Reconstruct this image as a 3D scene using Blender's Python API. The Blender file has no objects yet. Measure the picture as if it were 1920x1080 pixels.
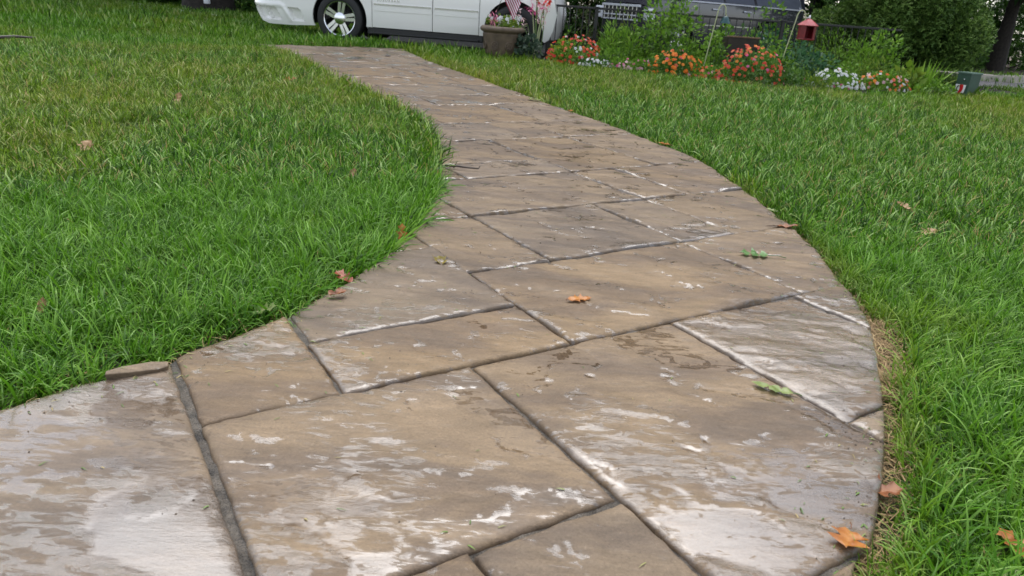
import bpy, bmesh, math, random
import numpy as np
from mathutils import Vector, Matrix
from mathutils.geometry import delaunay_2d_cdt

random.seed(7)
rng = np.random.default_rng(11)
SC = bpy.context.scene
COL = SC.collection
rad = math.radians

# ------------------------------------------------------------------ camera
cam_d = bpy.data.cameras.new('camera')
cam = bpy.data.objects.new('camera', cam_d)
COL.objects.link(cam)
CAM_H = 0.82
PITCH, ROLL = rad(21.495), rad(4.1617)
_fw = Vector((0, math.cos(PITCH), -math.sin(PITCH)))
_rt = Vector((1, 0, 0))
_up = _rt.cross(_fw)
_r2 = math.cos(ROLL) * _rt + math.sin(ROLL) * _up
_u2 = -math.sin(ROLL) * _rt + math.cos(ROLL) * _up
m = Matrix((_r2, _u2, -_fw)).transposed().to_4x4()
m.translation = (0, 0, CAM_H)
cam.matrix_world = m
cam_d.sensor_width = 36
cam_d.lens = 1358.86 / 1920 * 36
cam_d.clip_start = 0.05
cam_d.clip_end = 500
cam_d.dof.use_dof = True
cam_d.dof.focus_distance = 2.35
cam_d.dof.aperture_fstop = 8.5
SC.camera = cam

# ------------------------------------------------------------------ world, sun, exposure
SUN_EL, SUN_AZ = rad(60), rad(-5)          # azimuth measured from +Y towards +X
world = bpy.data.worlds.new('World')
SC.world = world
world.use_nodes = True
wn = world.node_tree
wn.nodes.clear()
sky = wn.nodes.new('ShaderNodeTexSky')
sky.sky_type = 'NISHITA'
sky.sun_disc = False
sky.sun_elevation = SUN_EL
sky.sun_rotation = SUN_AZ
sky.air_density = 1.0
sky.dust_density = 2.0
sky.ozone_density = 1.0
hsv = wn.nodes.new('ShaderNodeHueSaturation')
hsv.inputs['Saturation'].default_value = 0.42
bg = wn.nodes.new('ShaderNodeBackground')
bg.inputs['Strength'].default_value = 0.15
wo = wn.nodes.new('ShaderNodeOutputWorld')
wn.links.new(sky.outputs[0], hsv.inputs['Color'])
wn.links.new(hsv.outputs[0], bg.inputs[0])
wn.links.new(bg.outputs[0], wo.inputs[0])
sun_d = bpy.data.lights.new('sun', 'SUN')
sun_d.energy = 1.4
sun_d.angle = rad(60)
sun_d.color = (1.0, 0.985, 0.965)
sun = bpy.data.objects.new('sun', sun_d)
COL.objects.link(sun)
sd = Vector((math.sin(SUN_AZ) * math.cos(SUN_EL), math.cos(SUN_AZ) * math.cos(SUN_EL), math.sin(SUN_EL)))
sun.rotation_euler = sd.to_track_quat('Z', 'Y').to_euler()
SC.view_settings.view_transform = 'Standard'
SC.view_settings.look = 'None'
SC.view_settings.gamma = 1.0
SC.view_settings.use_curve_mapping = False
SC.view_settings.exposure = 1.25
SC.render.engine = 'CYCLES'
SC.cycles.max_bounces = 6
SC.cycles.transparent_max_bounces = 4
SC.cycles.use_denoising = True

# ------------------------------------------------------------------ noise in numpy
_perm = np.random.default_rng(5).permutation(512)
def _h(ix, iy):
    return _perm[(_perm[ix & 511] + iy) & 511]
def noise(x, y):
    x = np.asarray(x, float); y = np.asarray(y, float)
    ix = np.floor(x).astype(int); iy = np.floor(y).astype(int)
    fx = x - ix; fy = y - iy
    u = fx * fx * fx * (fx * (fx * 6 - 15) + 10); v = fy * fy * fy * (fy * (fy * 6 - 15) + 10)
    def g(a, b, dx, dy):
        ang = _h(a, b) * (2 * math.pi / 512.0)
        return np.cos(ang) * dx + np.sin(ang) * dy
    n00 = g(ix, iy, fx, fy); n10 = g(ix + 1, iy, fx - 1, fy)
    n01 = g(ix, iy + 1, fx, fy - 1); n11 = g(ix + 1, iy + 1, fx - 1, fy - 1)
    return ((n00 * (1 - u) + n10 * u) * (1 - v) + (n01 * (1 - u) + n11 * u) * v) * 1.5
def fbm(x, y, o=4, g=0.5):
    s = 0; a = 1; t = 0
    for i in range(o):
        s = s + a * noise(x * 2 ** i + 17.3 * i, y * 2 ** i - 9.1 * i); t += a; a *= g
    return s / t
def sstep(a, b, x):
    t = np.clip((x - a) / (b - a), 0, 1)
    return t * t * (3 - 2 * t)

# ------------------------------------------------------------------ object helpers
def tag(o, label=None, cat=None, group=None, kind=None):
    if label: o['label'] = label
    if cat: o['category'] = cat
    if group: o['group'] = group
    if kind: o['kind'] = kind
    return o
def empty(name, loc, label=None, cat=None, group=None, rz=0.0):
    o = bpy.data.objects.new(name, None)
    o.empty_display_size = 0.1
    COL.objects.link(o)
    o.location = loc; o.rotation_euler = (0, 0, rz)
    return tag(o, label, cat, group)
def link(name, me, parent=None, mat=None):
    o = bpy.data.objects.new(name, me)
    COL.objects.link(o)
    if parent is not None: o.parent = parent
    if mat is not None and not me.materials: me.materials.append(mat)
    return o
def np_mesh(name, V, F, mat=None, smooth=False, attrs=None, matidx=None):
    V = np.ascontiguousarray(V, dtype=np.float32)
    me = bpy.data.meshes.new(name)
    Fs = F if isinstance(F, list) else [F]
    Fs = [np.asarray(f, dtype=np.int32) for f in Fs if len(f)]
    me.vertices.add(len(V)); me.vertices.foreach_set('co', V.ravel())
    nl = sum(f.size for f in Fs); npoly = sum(len(f) for f in Fs)
    me.loops.add(nl); me.loops.foreach_set('vertex_index', np.concatenate([f.ravel() for f in Fs]))
    st = []; c = 0
    for f in Fs:
        k = f.shape[1]
        st.append(c + np.arange(len(f)) * k); c += f.size
    me.polygons.add(npoly); me.polygons.foreach_set('loop_start', np.concatenate(st).astype(np.int32))
    if smooth: me.polygons.foreach_set('use_smooth', np.ones(npoly, dtype=bool))
    if matidx is not None: me.polygons.foreach_set('material_index', np.asarray(matidx, dtype=np.int32))
    me.update(calc_edges=True)
    for k, a in (attrs or {}).items():
        at = me.attributes.new(k, 'FLOAT', 'POINT')
        at.data.foreach_set('value', np.asarray(a, dtype=np.float32))
    if mat is not None:
        for mm in (mat if isinstance(mat, (list, tuple)) else [mat]): me.materials.append(mm)
    return me

class MB:
    """collects simple solids into one mesh"""
    def __init__(s): s.v = []; s.f = []; s.mi = []
    def add(s, vs, fs, mi=0):
        n = len(s.v); s.v += [tuple(x) for x in vs]
        s.f += [tuple(i + n for i in f) for f in fs]; s.mi += [mi] * len(fs)
        return s
    def box(s, c, size, rz=0.0, mi=0, taper=1.0, rx=0.0, ry=0.0):
        hx, hy, hz = size[0] / 2, size[1] / 2, size[2] / 2
        R = Matrix.Rotation(rz, 3, 'Z') @ Matrix.Rotation(ry, 3, 'Y') @ Matrix.Rotation(rx, 3, 'X')
        vs = []
        for z, t in ((-hz, 1), (hz, taper)):
            for x, y in ((-hx, -hy), (hx, -hy), (hx, hy), (-hx, hy)):
                vs.append(R @ Vector((x * t, y * t, z)) + Vector(c))
        return s.add(vs, [(3, 2, 1, 0), (4, 5, 6, 7), (0, 1, 5, 4), (1, 2, 6, 5), (2, 3, 7, 6), (3, 0, 4, 7)], mi)
    def tube(s, pts, r, n=8, mi=0, cap=True):
        pts = [Vector(p) for p in pts]
        rs = r if isinstance(r, (list, tuple)) else [r] * len(pts)
        vs = []; fs = []; prev = None
        for i, p in enumerate(pts):
            t = (pts[min(i + 1, len(pts) - 1)] - pts[max(i - 1, 0)])
            t = t.normalized() if t.length > 1e-9 else Vector((0, 0, 1))
            if prev is None:
                a = Vector((1, 0, 0)) if abs(t.x) < .9 else Vector((0, 1, 0))
                u = (a - t * a.dot(t)).normalized()
            else:
                u = (prev - t * prev.dot(t)).normalized()
            prev = u; w = t.cross(u)
            for k in range(n):
                an = 2 * math.pi * k / n
                vs.append(p + (u * math.cos(an) + w * math.sin(an)) * rs[i])
        for i in range(len(pts) - 1):
            for k in range(n):
                a = i * n + k; b = i * n + (k + 1) % n
                fs.append((a, b, b + n, a + n))
        if cap:
            fs.append(tuple(reversed(range(n)))); fs.append(tuple(range((len(pts) - 1) * n, len(pts) * n)))
        return s.add(vs, fs, mi)
    def lathe(s, prof, c=(0, 0, 0), n=32, axis='Z', mi=0, close=False):
        vs = []; fs = []
        for (r, z) in prof:
            for k in range(n):
                a = 2 * math.pi * k / n
                x, y = r * math.cos(a), r * math.sin(a)
                p = (x, y, z) if axis == 'Z' else (x, z, y)
                vs.append((p[0] + c[0], p[1] + c[1], p[2] + c[2]))
        m_ = len(prof)
        for i in range(m_ if close else m_ - 1):
            j = (i + 1) % m_
            for k in range(n):
                a = i * n + k; b = i * n + (k + 1) % n
                f = (a, b, j * n + (k + 1) % n, j * n + k)
                fs.append(f if axis == 'Z' else f[::-1])
        return s.add(vs, fs, mi)
    def prism(s, poly, z0, z1, mi=0):
        n = len(poly)
        vs = [(x, y, z0) for x, y in poly] + [(x, y, z1) for x, y in poly]
        fs = [tuple(reversed(range(n))), tuple(range(n, 2 * n))]
        fs += [(i, (i + 1) % n, n + (i + 1) % n, n + i) for i in range(n)]
        return s.add(vs, fs, mi)
    def build(s, name, mat, parent=None, smooth=False, bevel=0.0, tf=None):
        me = bpy.data.meshes.new(name)
        vs = s.v if tf is None else [tuple(tf(Vector(v))) for v in s.v]
        me.from_pydata(vs, [], s.f); me.update()
        for mm in (mat if isinstance(mat, (list, tuple)) else [mat]): me.materials.append(mm)
        if any(s.mi): me.polygons.foreach_set('material_index', s.mi)
        if bevel > 0:
            bm = bmesh.new(); bm.from_mesh(me)
            bmesh.ops.bevel(bm, geom=[e for e in bm.edges if len(e.link_faces) == 2 and e.calc_face_angle(0) > 0.5], offset=bevel, segments=2, affect='EDGES', profile=0.6)
            bm.to_mesh(me); bm.free()
        if smooth:
            me.polygons.foreach_set('use_smooth', [True] * len(me.polygons))
            try: me.set_sharp_from_angle(angle=rad(40))
            except Exception: pass
        return link(name, me, parent)

# ------------------------------------------------------------------ materials
def newmat(name):
    mt = bpy.data.materials.new(name); mt.use_nodes = True
    nt = mt.node_tree; nt.nodes.clear()
    out = nt.nodes.new('ShaderNodeOutputMaterial')
    return mt, nt, out
def N(nt, typ, **kw):
    n = nt.nodes.new(typ)
    for k, v in kw.items():
        if k.startswith('i_'):
            n.inputs[k[2:].replace('_', ' ')].default_value = v
        else: setattr(n, k, v)
    return n
def L(nt, a, b): nt.links.new(a, b)
def ramp(nt, fac, stops, interp='LINEAR'):
    r = nt.nodes.new('ShaderNodeValToRGB'); r.color_ramp.interpolation = interp
    e = r.color_ramp.elements
    while len(e) < len(stops): e.new(0.5)
    for i, (p, c) in enumerate(stops):
        e[i].position = p; e[i].color = (c[0], c[1], c[2], 1) if not isinstance(c, (int, float)) else (c, c, c, 1)
    if fac is not None: L(nt, fac, r.inputs[0])
    return r
def simple(name, c, rough=0.5, metal=0.0, var=0.25, scale=6.0, bump=0.0, bscale=60.0, coat=0.0, ior=1.5):
    mt, nt, out = newmat(name)
    p = N(nt, 'ShaderNodeBsdfPrincipled', i_Roughness=rough, i_Metallic=metal, i_IOR=ior)
    if coat: p.inputs['Coat Weight'].default_value = coat; p.inputs['Coat Roughness'].default_value = 0.04
    tc = N(nt, 'ShaderNodeTexCoord')
    no = N(nt, 'ShaderNodeTexNoise', i_Scale=scale, i_Detail=5.0)
    L(nt, tc.outputs['Object'], no.inputs['Vector'])
    d = tuple(x * (1 - var) for x in c); l = tuple(min(1, x * (1 + var * .6)) for x in c)
    r = ramp(nt, no.outputs['Fac'], [(0.3, d), (0.7, l)])
    L(nt, r.outputs[0], p.inputs['Base Color'])
    if bump:
        n2 = N(nt, 'ShaderNodeTexNoise', i_Scale=bscale, i_Detail=6.0)
        L(nt, tc.outputs['Object'], n2.inputs['Vector'])
        b = N(nt, 'ShaderNodeBump', i_Strength=bump, i_Distance=0.01)
        L(nt, n2.outputs['Fac'], b.inputs['Height']); L(nt, b.outputs[0], p.inputs['Normal'])
    L(nt, p.outputs[0], out.inputs[0])
    return mt
def leafmat(name, stops, rough=0.55, trans=0.35, objrand=0.0, ior=1.36):
    """colour from the per-leaf attribute tint"""
    mt, nt, out = newmat(name)
    at = N(nt, 'ShaderNodeAttribute', attribute_name='tint')
    fac = at.outputs['Fac']
    if objrand:
        oi = N(nt, 'ShaderNodeObjectInfo')
        mm = N(nt, 'ShaderNodeMath', operation='MULTIPLY_ADD'); mm.inputs[1].default_value = objrand; 
        L(nt, oi.outputs['Random'], mm.inputs[0]); L(nt, fac, mm.inputs[2]); fac = mm.outputs[0]
    r = ramp(nt, fac, stops)
    p = N(nt, 'ShaderNodeBsdfPrincipled', i_Roughness=rough, i_IOR=ior)
    L(nt, r.outputs[0], p.inputs['Base Color'])
    t = N(nt, 'ShaderNodeBsdfTranslucent'); L(nt, r.outputs[0], t.inputs[0])
    mx = N(nt, 'ShaderNodeMixShader'); mx.inputs[0].default_value = trans
    L(nt, p.outputs[0], mx.inputs[1]); L(nt, t.outputs[0], mx.inputs[2]); L(nt, mx.outputs[0], out.inputs[0])
    return mt

def stone_material():
    mt, nt, out = newmat('wet_stamped_stone')
    geo = N(nt, 'ShaderNodeNewGeometry'); oi = N(nt, 'ShaderNodeObjectInfo')
    off = N(nt, 'ShaderNodeVectorMath', operation='SCALE'); off.inputs[0].default_value = (7.3, 3.1, 5.7)
    L(nt, oi.outputs['Random'], off.inputs['Scale'])
    pos = N(nt, 'ShaderNodeVectorMath', operation='ADD'); L(nt, geo.outputs['Position'], pos.inputs[0]); L(nt, off.outputs[0], pos.inputs[1])
    mp = N(nt, 'ShaderNodeMapping'); mp.inputs['Rotation'].default_value = (0, 0, rad(-35)); mp.inputs['Scale'].default_value = (0.6, 1.9, 1)
    L(nt, pos.outputs[0], mp.inputs['Vector'])
    n1 = N(nt, 'ShaderNodeTexNoise', i_Scale=3.2, i_Detail=7.0, i_Roughness=0.62); L(nt, mp.outputs[0], n1.inputs['Vector'])
    n1.inputs['Distortion'].default_value = 0.6
    n2 = N(nt, 'ShaderNodeTexNoise', i_Scale=190.0, i_Detail=6.0, i_Roughness=0.7); L(nt, geo.outputs['Position'], n2.inputs['Vector'])
    n3 = N(nt, 'ShaderNodeTexNoise', i_Scale=17.0, i_Detail=12.0, i_Roughness=0.74); L(nt, mp.outputs[0], n3.inputs['Vector'])
    c1 = ramp(nt, n1.outputs['Fac'], [(0.28, (0.100, 0.076, 0.056)), (0.45, (0.145, 0.104, 0.069)), (0.58, (0.195, 0.139, 0.084)), (0.74, (0.24, 0.172, 0.106))])
    c3 = ramp(nt, n3.outputs['Fac'], [(0.3, 0.66), (0.42, 0.88), (0.55, 1.02), (0.72, 1.32)])
    mul = N(nt, 'ShaderNodeMix', data_type='RGBA', blend_type='MULTIPLY'); mul.inputs[0].default_value = 1.0
    L(nt, c1.outputs[0], mul.inputs[6]); L(nt, c3.outputs[0], mul.inputs[7])
    c2 = ramp(nt, n2.outputs['Fac'], [(0.27, 0.5), (0.38, 0.85), (0.5, 1.0), (0.62, 1.1), (0.72, 1.7)])
    mul2 = N(nt, 'ShaderNodeMix', data_type='RGBA', blend_type='MULTIPLY'); mul2.inputs[0].default_value = 1.0
    L(nt, mul.outputs[2], mul2.inputs[6]); L(nt, c2.outputs[0], mul2.inputs[7])
    hs = N(nt, 'ShaderNodeHueSaturation'); L(nt, mul2.outputs[2], hs.inputs['Color'])
    mr = N(nt, 'ShaderNodeMapRange'); mr.inputs['To Min'].default_value = 0.76; mr.inputs['To Max'].default_value = 1.0
    L(nt, oi.outputs['Random'], mr.inputs['Value']); L(nt, mr.outputs[0], hs.inputs['Value'])
    sn = N(nt, 'ShaderNodeMath', operation='SINE'); sm = N(nt, 'ShaderNodeMath', operation='MULTIPLY'); sm.inputs[1].default_value = 37.0
    L(nt, oi.outputs['Random'], sm.inputs[0]); L(nt, sm.outputs[0], sn.inputs[0])
    sa = N(nt, 'ShaderNodeMath', operation='MULTIPLY_ADD'); sa.inputs[1].default_value = 0.10; sa.inputs[2].default_value = 0.97; L(nt, sn.outputs[0], sa.inputs[0]); L(nt, sa.outputs[0], hs.inputs['Saturation'])
    p = N(nt, 'ShaderNodeBsdfPrincipled', i_IOR=1.4)
    p.inputs['Specular IOR Level'].default_value = 0.3
    L(nt, hs.outputs[0], p.inputs['Base Color'])
    wet = N(nt, 'ShaderNodeAttribute', attribute_name='wet')
    # roughness: damp film between the pools, smooth in the pools
    damp = N(nt, 'ShaderNodeAttribute', attribute_name='damp')
    n4 = N(nt, 'ShaderNodeTexNoise', i_Scale=27.0, i_Detail=10.0, i_Roughness=0.66, i_Distortion=0.9); L(nt, mp.outputs[0], n4.inputs['Vector'])
    ad = N(nt, 'ShaderNodeMath', operation='MULTIPLY_ADD'); ad.inputs[1].default_value = 2.3; L(nt, n4.outputs['Fac'], ad.inputs[0])
    aw = N(nt, 'ShaderNodeMath', operation='MULTIPLY_ADD'); aw.inputs[1].default_value = 0.20; L(nt, wet.outputs['Fac'], aw.inputs[0]); dm = N(nt, 'ShaderNodeMath', operation='SUBTRACT'); dm.inputs[1].default_value = 0.575; L(nt, damp.outputs['Fac'], dm.inputs[0]); L(nt, dm.outputs[0], aw.inputs[2]); L(nt, aw.outputs[0], ad.inputs[2])
    rr = ramp(nt, ad.outputs[0], [(0.45, 0.55), (0.90, 0.40), (1.0, 0.22), (1.4, 0.09)])
    L(nt, rr.outputs[0], p.inputs['Roughness'])
    # fine relief, drowned where the pools stand
    sub = N(nt, 'ShaderNodeMath', operation='SUBTRACT'); sub.inputs[0].default_value = 1.0; L(nt, wet.outputs['Fac'], sub.inputs[1])
    b1 = N(nt, 'ShaderNodeBump', i_Distance=0.004); L(nt, n3.outputs['Fac'], b1.inputs['Height'])
    s1 = N(nt, 'ShaderNodeMath', operation='MULTIPLY_ADD'); s1.inputs[1].default_value = 1.0; s1.inputs[2].default_value = 0.02; L(nt, sub.outputs[0], s1.inputs[0]); L(nt, s1.outputs[0], b1.inputs['Strength'])
    b2 = N(nt, 'ShaderNodeBump', i_Distance=0.0012); L(nt, n2.outputs['Fac'], b2.inputs['Height'])
    s2 = N(nt, 'ShaderNodeMath', operation='MULTIPLY'); s2.inputs[1].default_value = 0.5; L(nt, sub.outputs[0], s2.inputs[0]); L(nt, s2.outputs[0], b2.inputs['Strength'])
    L(nt, b1.outputs[0], b2.inputs['Normal']); L(nt, b2.outputs[0], p.inputs['Normal'])
    # clear sealer with the water film over it
    cw = ramp(nt, ad.outputs[0], [(0.86, 0.0), (0.98, 0.38), (1.12, 0.72), (1.5, 1.0)])
    # soaked stone is darker than damp stone
    dk = N(nt, 'ShaderNodeMix', data_type='RGBA', blend_type='MULTIPLY'); L(nt, cw.outputs[0], dk.inputs[0]); L(nt, hs.outputs[0], dk.inputs[6]); dk.inputs[7].default_value = (0.74, 0.71, 0.69, 1)
    L(nt, dk.outputs[2], p.inputs['Base Color'])
    L(nt, cw.outputs[0], p.inputs['Coat Weight']); p.inputs['Coat Roughness'].default_value = 0.022; p.inputs['Coat IOR'].default_value = 1.64
    bc = N(nt, 'ShaderNodeBump', i_Distance=0.004); sb_ = N(nt, 'ShaderNodeMath', operation='MULTIPLY_ADD'); sb_.inputs[1].default_value = 0.70; sb_.inputs[2].default_value = 0.22; L(nt, sub.outputs[0], sb_.inputs[0]); L(nt, sb_.outputs[0], bc.inputs['Strength']); L(nt, n3.outputs['Fac'], bc.inputs['Height']); L(nt, bc.outputs[0], p.inputs['Coat Normal'])
    L(nt, p.outputs[0], out.inputs[0])
    return mt

def grass_material():
    mt, nt, out = newmat('lawn_grass')
    tint = N(nt, 'ShaderNodeAttribute', attribute_name='tint')
    hgt = N(nt, 'ShaderNodeAttribute', attribute_name='along')
    dry = N(nt, 'ShaderNodeAttribute', attribute_name='dry', attribute_type='INSTANCER')
    r1 = ramp(nt, tint.outputs['Fac'], [(0.0, (0.014, 0.050, 0.004)), (0.4, (0.066, 0.190, 0.008)), (0.75, (0.145, 0.310, 0.022)), (0.92, (0.24, 0.40, 0.12)), (1.0, (0.36, 0.28, 0.11))])
    r2 = ramp(nt, tint.outputs['Fac'], [(0.0, (0.085, 0.130, 0.008)), (0.5, (0.19, 0.26, 0.016)), (0.8, (0.27, 0.33, 0.04)), (1.0, (0.40, 0.31, 0.14))])
    mx = N(nt, 'ShaderNodeMix', data_type='RGBA'); L(nt, dry.outputs['Fac'], mx.inputs[0]); L(nt, r1.outputs[0], mx.inputs[6]); L(nt, r2.outputs[0], mx.inputs[7])
    # blade colour darker and browner towards the root, lighter at the tip
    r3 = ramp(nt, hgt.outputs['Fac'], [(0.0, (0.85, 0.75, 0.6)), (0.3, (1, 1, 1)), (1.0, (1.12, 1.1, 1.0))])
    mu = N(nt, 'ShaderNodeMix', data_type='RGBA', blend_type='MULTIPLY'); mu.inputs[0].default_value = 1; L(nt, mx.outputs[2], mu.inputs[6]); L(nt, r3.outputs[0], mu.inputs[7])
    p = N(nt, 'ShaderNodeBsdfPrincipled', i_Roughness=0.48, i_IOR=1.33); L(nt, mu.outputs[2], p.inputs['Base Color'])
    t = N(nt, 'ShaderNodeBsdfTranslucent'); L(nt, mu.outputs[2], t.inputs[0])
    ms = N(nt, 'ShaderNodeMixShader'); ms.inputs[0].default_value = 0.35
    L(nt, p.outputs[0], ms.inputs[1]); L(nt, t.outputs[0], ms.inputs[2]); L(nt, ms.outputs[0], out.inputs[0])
    return mt

def ground_material():
    mt, nt, out = newmat('lawn_soil')
    geo = N(nt, 'ShaderNodeNewGeometry')
    n1 = N(nt, 'ShaderNodeTexNoise', i_Scale=3.0, i_Detail=8.0, i_Roughness=0.7); L(nt, geo.outputs['Position'], n1.inputs['Vector'])
    n2 = N(nt, 'ShaderNodeTexNoise', i_Scale=60.0, i_Detail=5.0); L(nt, geo.outputs['Position'], n2.inputs['Vector'])
    r = ramp(nt, n1.outputs['Fac'], [(0.3, (0.030, 0.030, 0.012)), (0.6, (0.032, 0.050, 0.012)), (0.75, (0.055, 0.045, 0.024))])
    p = N(nt, 'ShaderNodeBsdfPrincipled', i_Roughness=0.9); L(nt, r.outputs[0], p.inputs['Base Color'])
    b = N(nt, 'ShaderNodeBump', i_Strength=0.8, i_Distance=0.02); L(nt, n2.outputs['Fac'], b.inputs['Height']); L(nt, b.outputs[0], p.inputs['Normal'])
    L(nt, p.outputs[0], out.inputs[0]); return mt

MAT = dict(
    stone=stone_material(), grass=grass_material(), soil=ground_material(),
    mortar=simple('grey_mortar', (0.10, 0.085, 0.067), 0.32, var=0.75, scale=28, bump=1.0, bscale=190),
    asphalt=simple('wet_asphalt_shaded', (0.016, 0.016, 0.017), 0.75, var=0.35, scale=8, bump=0.5, bscale=300),  # near-black base colour adds the shade missing under the parked cars
    road=simple('road_asphalt', (0.16, 0.15, 0.155), 0.5, var=0.25, scale=3, bump=0.4, bscale=250),
    curb=simple('concrete_curb', (0.42, 0.38, 0.32), 0.7, var=0.25, scale=5, bump=0.4, bscale=90),
    mulch=simple('dark_mulch', (0.028, 0.02, 0.014), 0.85, var=0.5, scale=30, bump=1.0, bscale=120),
    bank=simple('brown_leafy_bank', (0.085, 0.06, 0.036), 0.9, var=0.5, scale=4, bump=1.0, bscale=40),
    white=simple('white_car_paint', (0.82, 0.805, 0.77), 0.22, var=0.03, scale=2, coat=1.0),
    chrome_sky=simple('chrome_painted_sky', (0.55, 0.57, 0.62), 0.3, metal=0.3, var=0.05),  # chrome trim, sky reflection painted in as a bright, barely metallic base
    black=simple('black_car_paint', (0.045, 0.045, 0.055), 0.25, var=0.1, scale=2, coat=1.0),
    chrome=simple('chrome', (0.82, 0.83, 0.85), 0.10, metal=1.0, var=0.03),
    alloy=simple('polished_alloy', (0.72, 0.73, 0.75), 0.2, metal=1.0, var=0.06),
    tyre=simple('tyre_rubber', (0.014, 0.014, 0.014), 0.65, var=0.3, scale=30, bump=0.3, bscale=120),
    plastic=simple('black_plastic', (0.012, 0.012, 0.012), 0.5, var=0.2),
    glass=simple('dark_car_glass', (0.10, 0.11, 0.14), 0.05, var=0.1, coat=0.6),
    lamp=simple('clear_lamp', (0.75, 0.77, 0.8), 0.08, var=0.05, coat=1.0),
    redlamp=simple('red_lamp', (0.35, 0.01, 0.01), 0.1, var=0.1, coat=1.0),
    iron=simple('black_iron', (0.012, 0.011, 0.011), 0.45, var=0.4, scale=40),
    pot=simple('weathered_brown_pot', (0.115, 0.08, 0.052), 0.6, var=0.35, scale=9, bump=0.5, bscale=60),
    bark=simple('dark_bark', (0.03, 0.024, 0.019), 0.9, var=0.5, scale=14, bump=1.0, bscale=26),
    stem=simple('green_stem', (0.10, 0.17, 0.04), 0.5, var=0.3, scale=20),
    wood=simple('brown_wood', (0.028, 0.018, 0.012), 0.7, var=0.4, scale=14, bump=0.4),
    hook=simple('cream_metal', (0.42, 0.44, 0.24), 0.4, var=0.15, scale=20),
    feeder=simple('red_metal', (0.19, 0.010, 0.014), 0.4, var=0.3, scale=14),
    feederroof=simple('faded_red_metal', (0.34, 0.05, 0.06), 0.5, var=0.2, scale=14),
    boxgreen=simple('dark_green_cabinet', (0.035, 0.075, 0.055), 0.45, var=0.18, scale=5),
    sticker=simple('white_sticker', (0.8, 0.78, 0.78), 0.4, var=0.03),
    stickerred=simple('red_print', (0.6, 0.01, 0.02), 0.4, var=0.1),
    ink=simple('black_print', (0.02, 0.015, 0.02), 0.4, var=0.1),
    flagred=simple('flag_red', (0.30, 0.02, 0.06), 0.7, var=0.1),
    flagwhite=simple('flag_white', (0.72, 0.62, 0.66), 0.7, var=0.05),
    flagblue=simple('flag_blue', (0.025, 0.04, 0.16), 0.7, var=0.1),
    teal=simple('teal_metal', (0.02, 0.07, 0.075), 0.3, var=0.2),
    whiteplastic=simple('white_plastic', (0.75, 0.76, 0.78), 0.35, var=0.05),
    hose=simple('pale_hose', (0.42, 0.5, 0.32), 0.5, var=0.15),
    straw=leafmat('dry_straw', [(0, (0.12, 0.07, 0.03)), (0.5, (0.26, 0.17, 0.075)), (1, (0.38, 0.28, 0.14))], 0.7, 0.1),
    twig=simple('dark_twig', (0.035, 0.022, 0.016), 0.5, var=0.4, scale=60),
)

# ------------------------------------------------------------------ path outline and stones (metres)
H = 0.82
YAW = rad(123.13)
UA = np.array([math.cos(YAW), math.sin(YAW)]); UB = np.array([math.cos(YAW - math.pi / 2), math.sin(YAW - math.pi / 2)])
EDGE_L = [(-2.3, -0.9), (-1.75, 0.2), (-1.25, 0.95), (-1.0, 1.229), (-0.928, 1.304), (-0.867, 1.375), (-0.785, 1.455), (-0.76, 1.525), (-0.694, 1.617), (-0.614, 1.74), (-0.59, 1.785), (-0.55, 1.918), (-0.502, 2.04), (-0.461, 2.153), (-0.434, 2.279), (-0.417, 2.439), (-0.387, 2.61), (-0.373, 2.798), (-0.369, 3.052), (-0.381, 3.347), (-0.415, 3.759), (-0.471, 4.185), (-0.541, 4.608), (-0.675, 5.095), (-0.856, 5.533), (-1.108, 6.025), (-1.39, 6.534), (-1.711, 7.089), (-2.13, 7.896), (-2.62, 8.948), (-3.28, 10.12), (-3.95, 11.05)]
EDGE_R = [(0.1, -0.9), (0.38, 0.5), (0.584, 0.936), (0.653, 1.025), (0.732, 1.167), (0.8, 1.299), (0.85, 1.408), (0.924, 1.586), (1.008, 1.804), (1.085, 2.033), (1.118, 2.209), (1.134, 2.358), (1.168, 2.648), (1.178, 2.851), (1.19, 3.085), (1.176, 3.347), (1.166, 3.678), (1.125, 4.079), (1.047, 4.593), (0.825, 5.19), (0.576, 5.825), (0.343, 6.32), (0.07, 6.983), (-0.388, 8.032), (-0.916, 9.268), (-1.402, 10.414), (-1.82, 11.569), (-2.05, 12.35)]
def smooth_poly(P, n=6):
    P = np.array(P); out = []
    for i in range(len(P) - 1):
        p0 = P[max(i - 1, 0)]; p1 = P[i]; p2 = P[i + 1]; p3 = P[min(i + 2, len(P) - 1)]
        for k in range(n):
            t = k / n
            out.append(0.5 * (2 * p1 + (p2 - p0) * t + (2 * p0 - 5 * p1 + 4 * p2 - p3) * t * t + (3 * p1 - p0 - 3 * p2 + p3) * t ** 3))
    out.append(P[-1]); return np.array(out)
EL = smooth_poly(EDGE_L, 5); ER = smooth_poly(EDGE_R, 5)
OUT = np.concatenate([EL, ER[::-1]])
def inside(P, poly):
    x, y = P[:, 0], P[:, 1]; r = np.zeros(len(P), bool)
    n = len(poly)
    for i in range(n):
        x1, y1 = poly[i]; x2, y2 = poly[(i + 1) % n]
        c = (y1 > y) != (y2 > y)
        if not c.any(): continue
        r ^= c & (x < (x2 - x1) * (y - y1) / ((y2 - y1) if y2 != y1 else 1e-12) + x1)
    return r
def dist_poly(P, poly, closed=False):
    d = np.full(len(P), 1e9); n = len(poly)
    for i in range(n if closed else n - 1):
        a = poly[i]; b = poly[(i + 1) % n]; ab = b - a
        t = np.clip(((P - a) @ ab) / max(ab @ ab, 1e-12), 0, 1)
        q = P - (a + t[:, None] * ab)
        d = np.minimum(d, np.hypot(q[:, 0], q[:, 1]))
    return d
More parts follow.
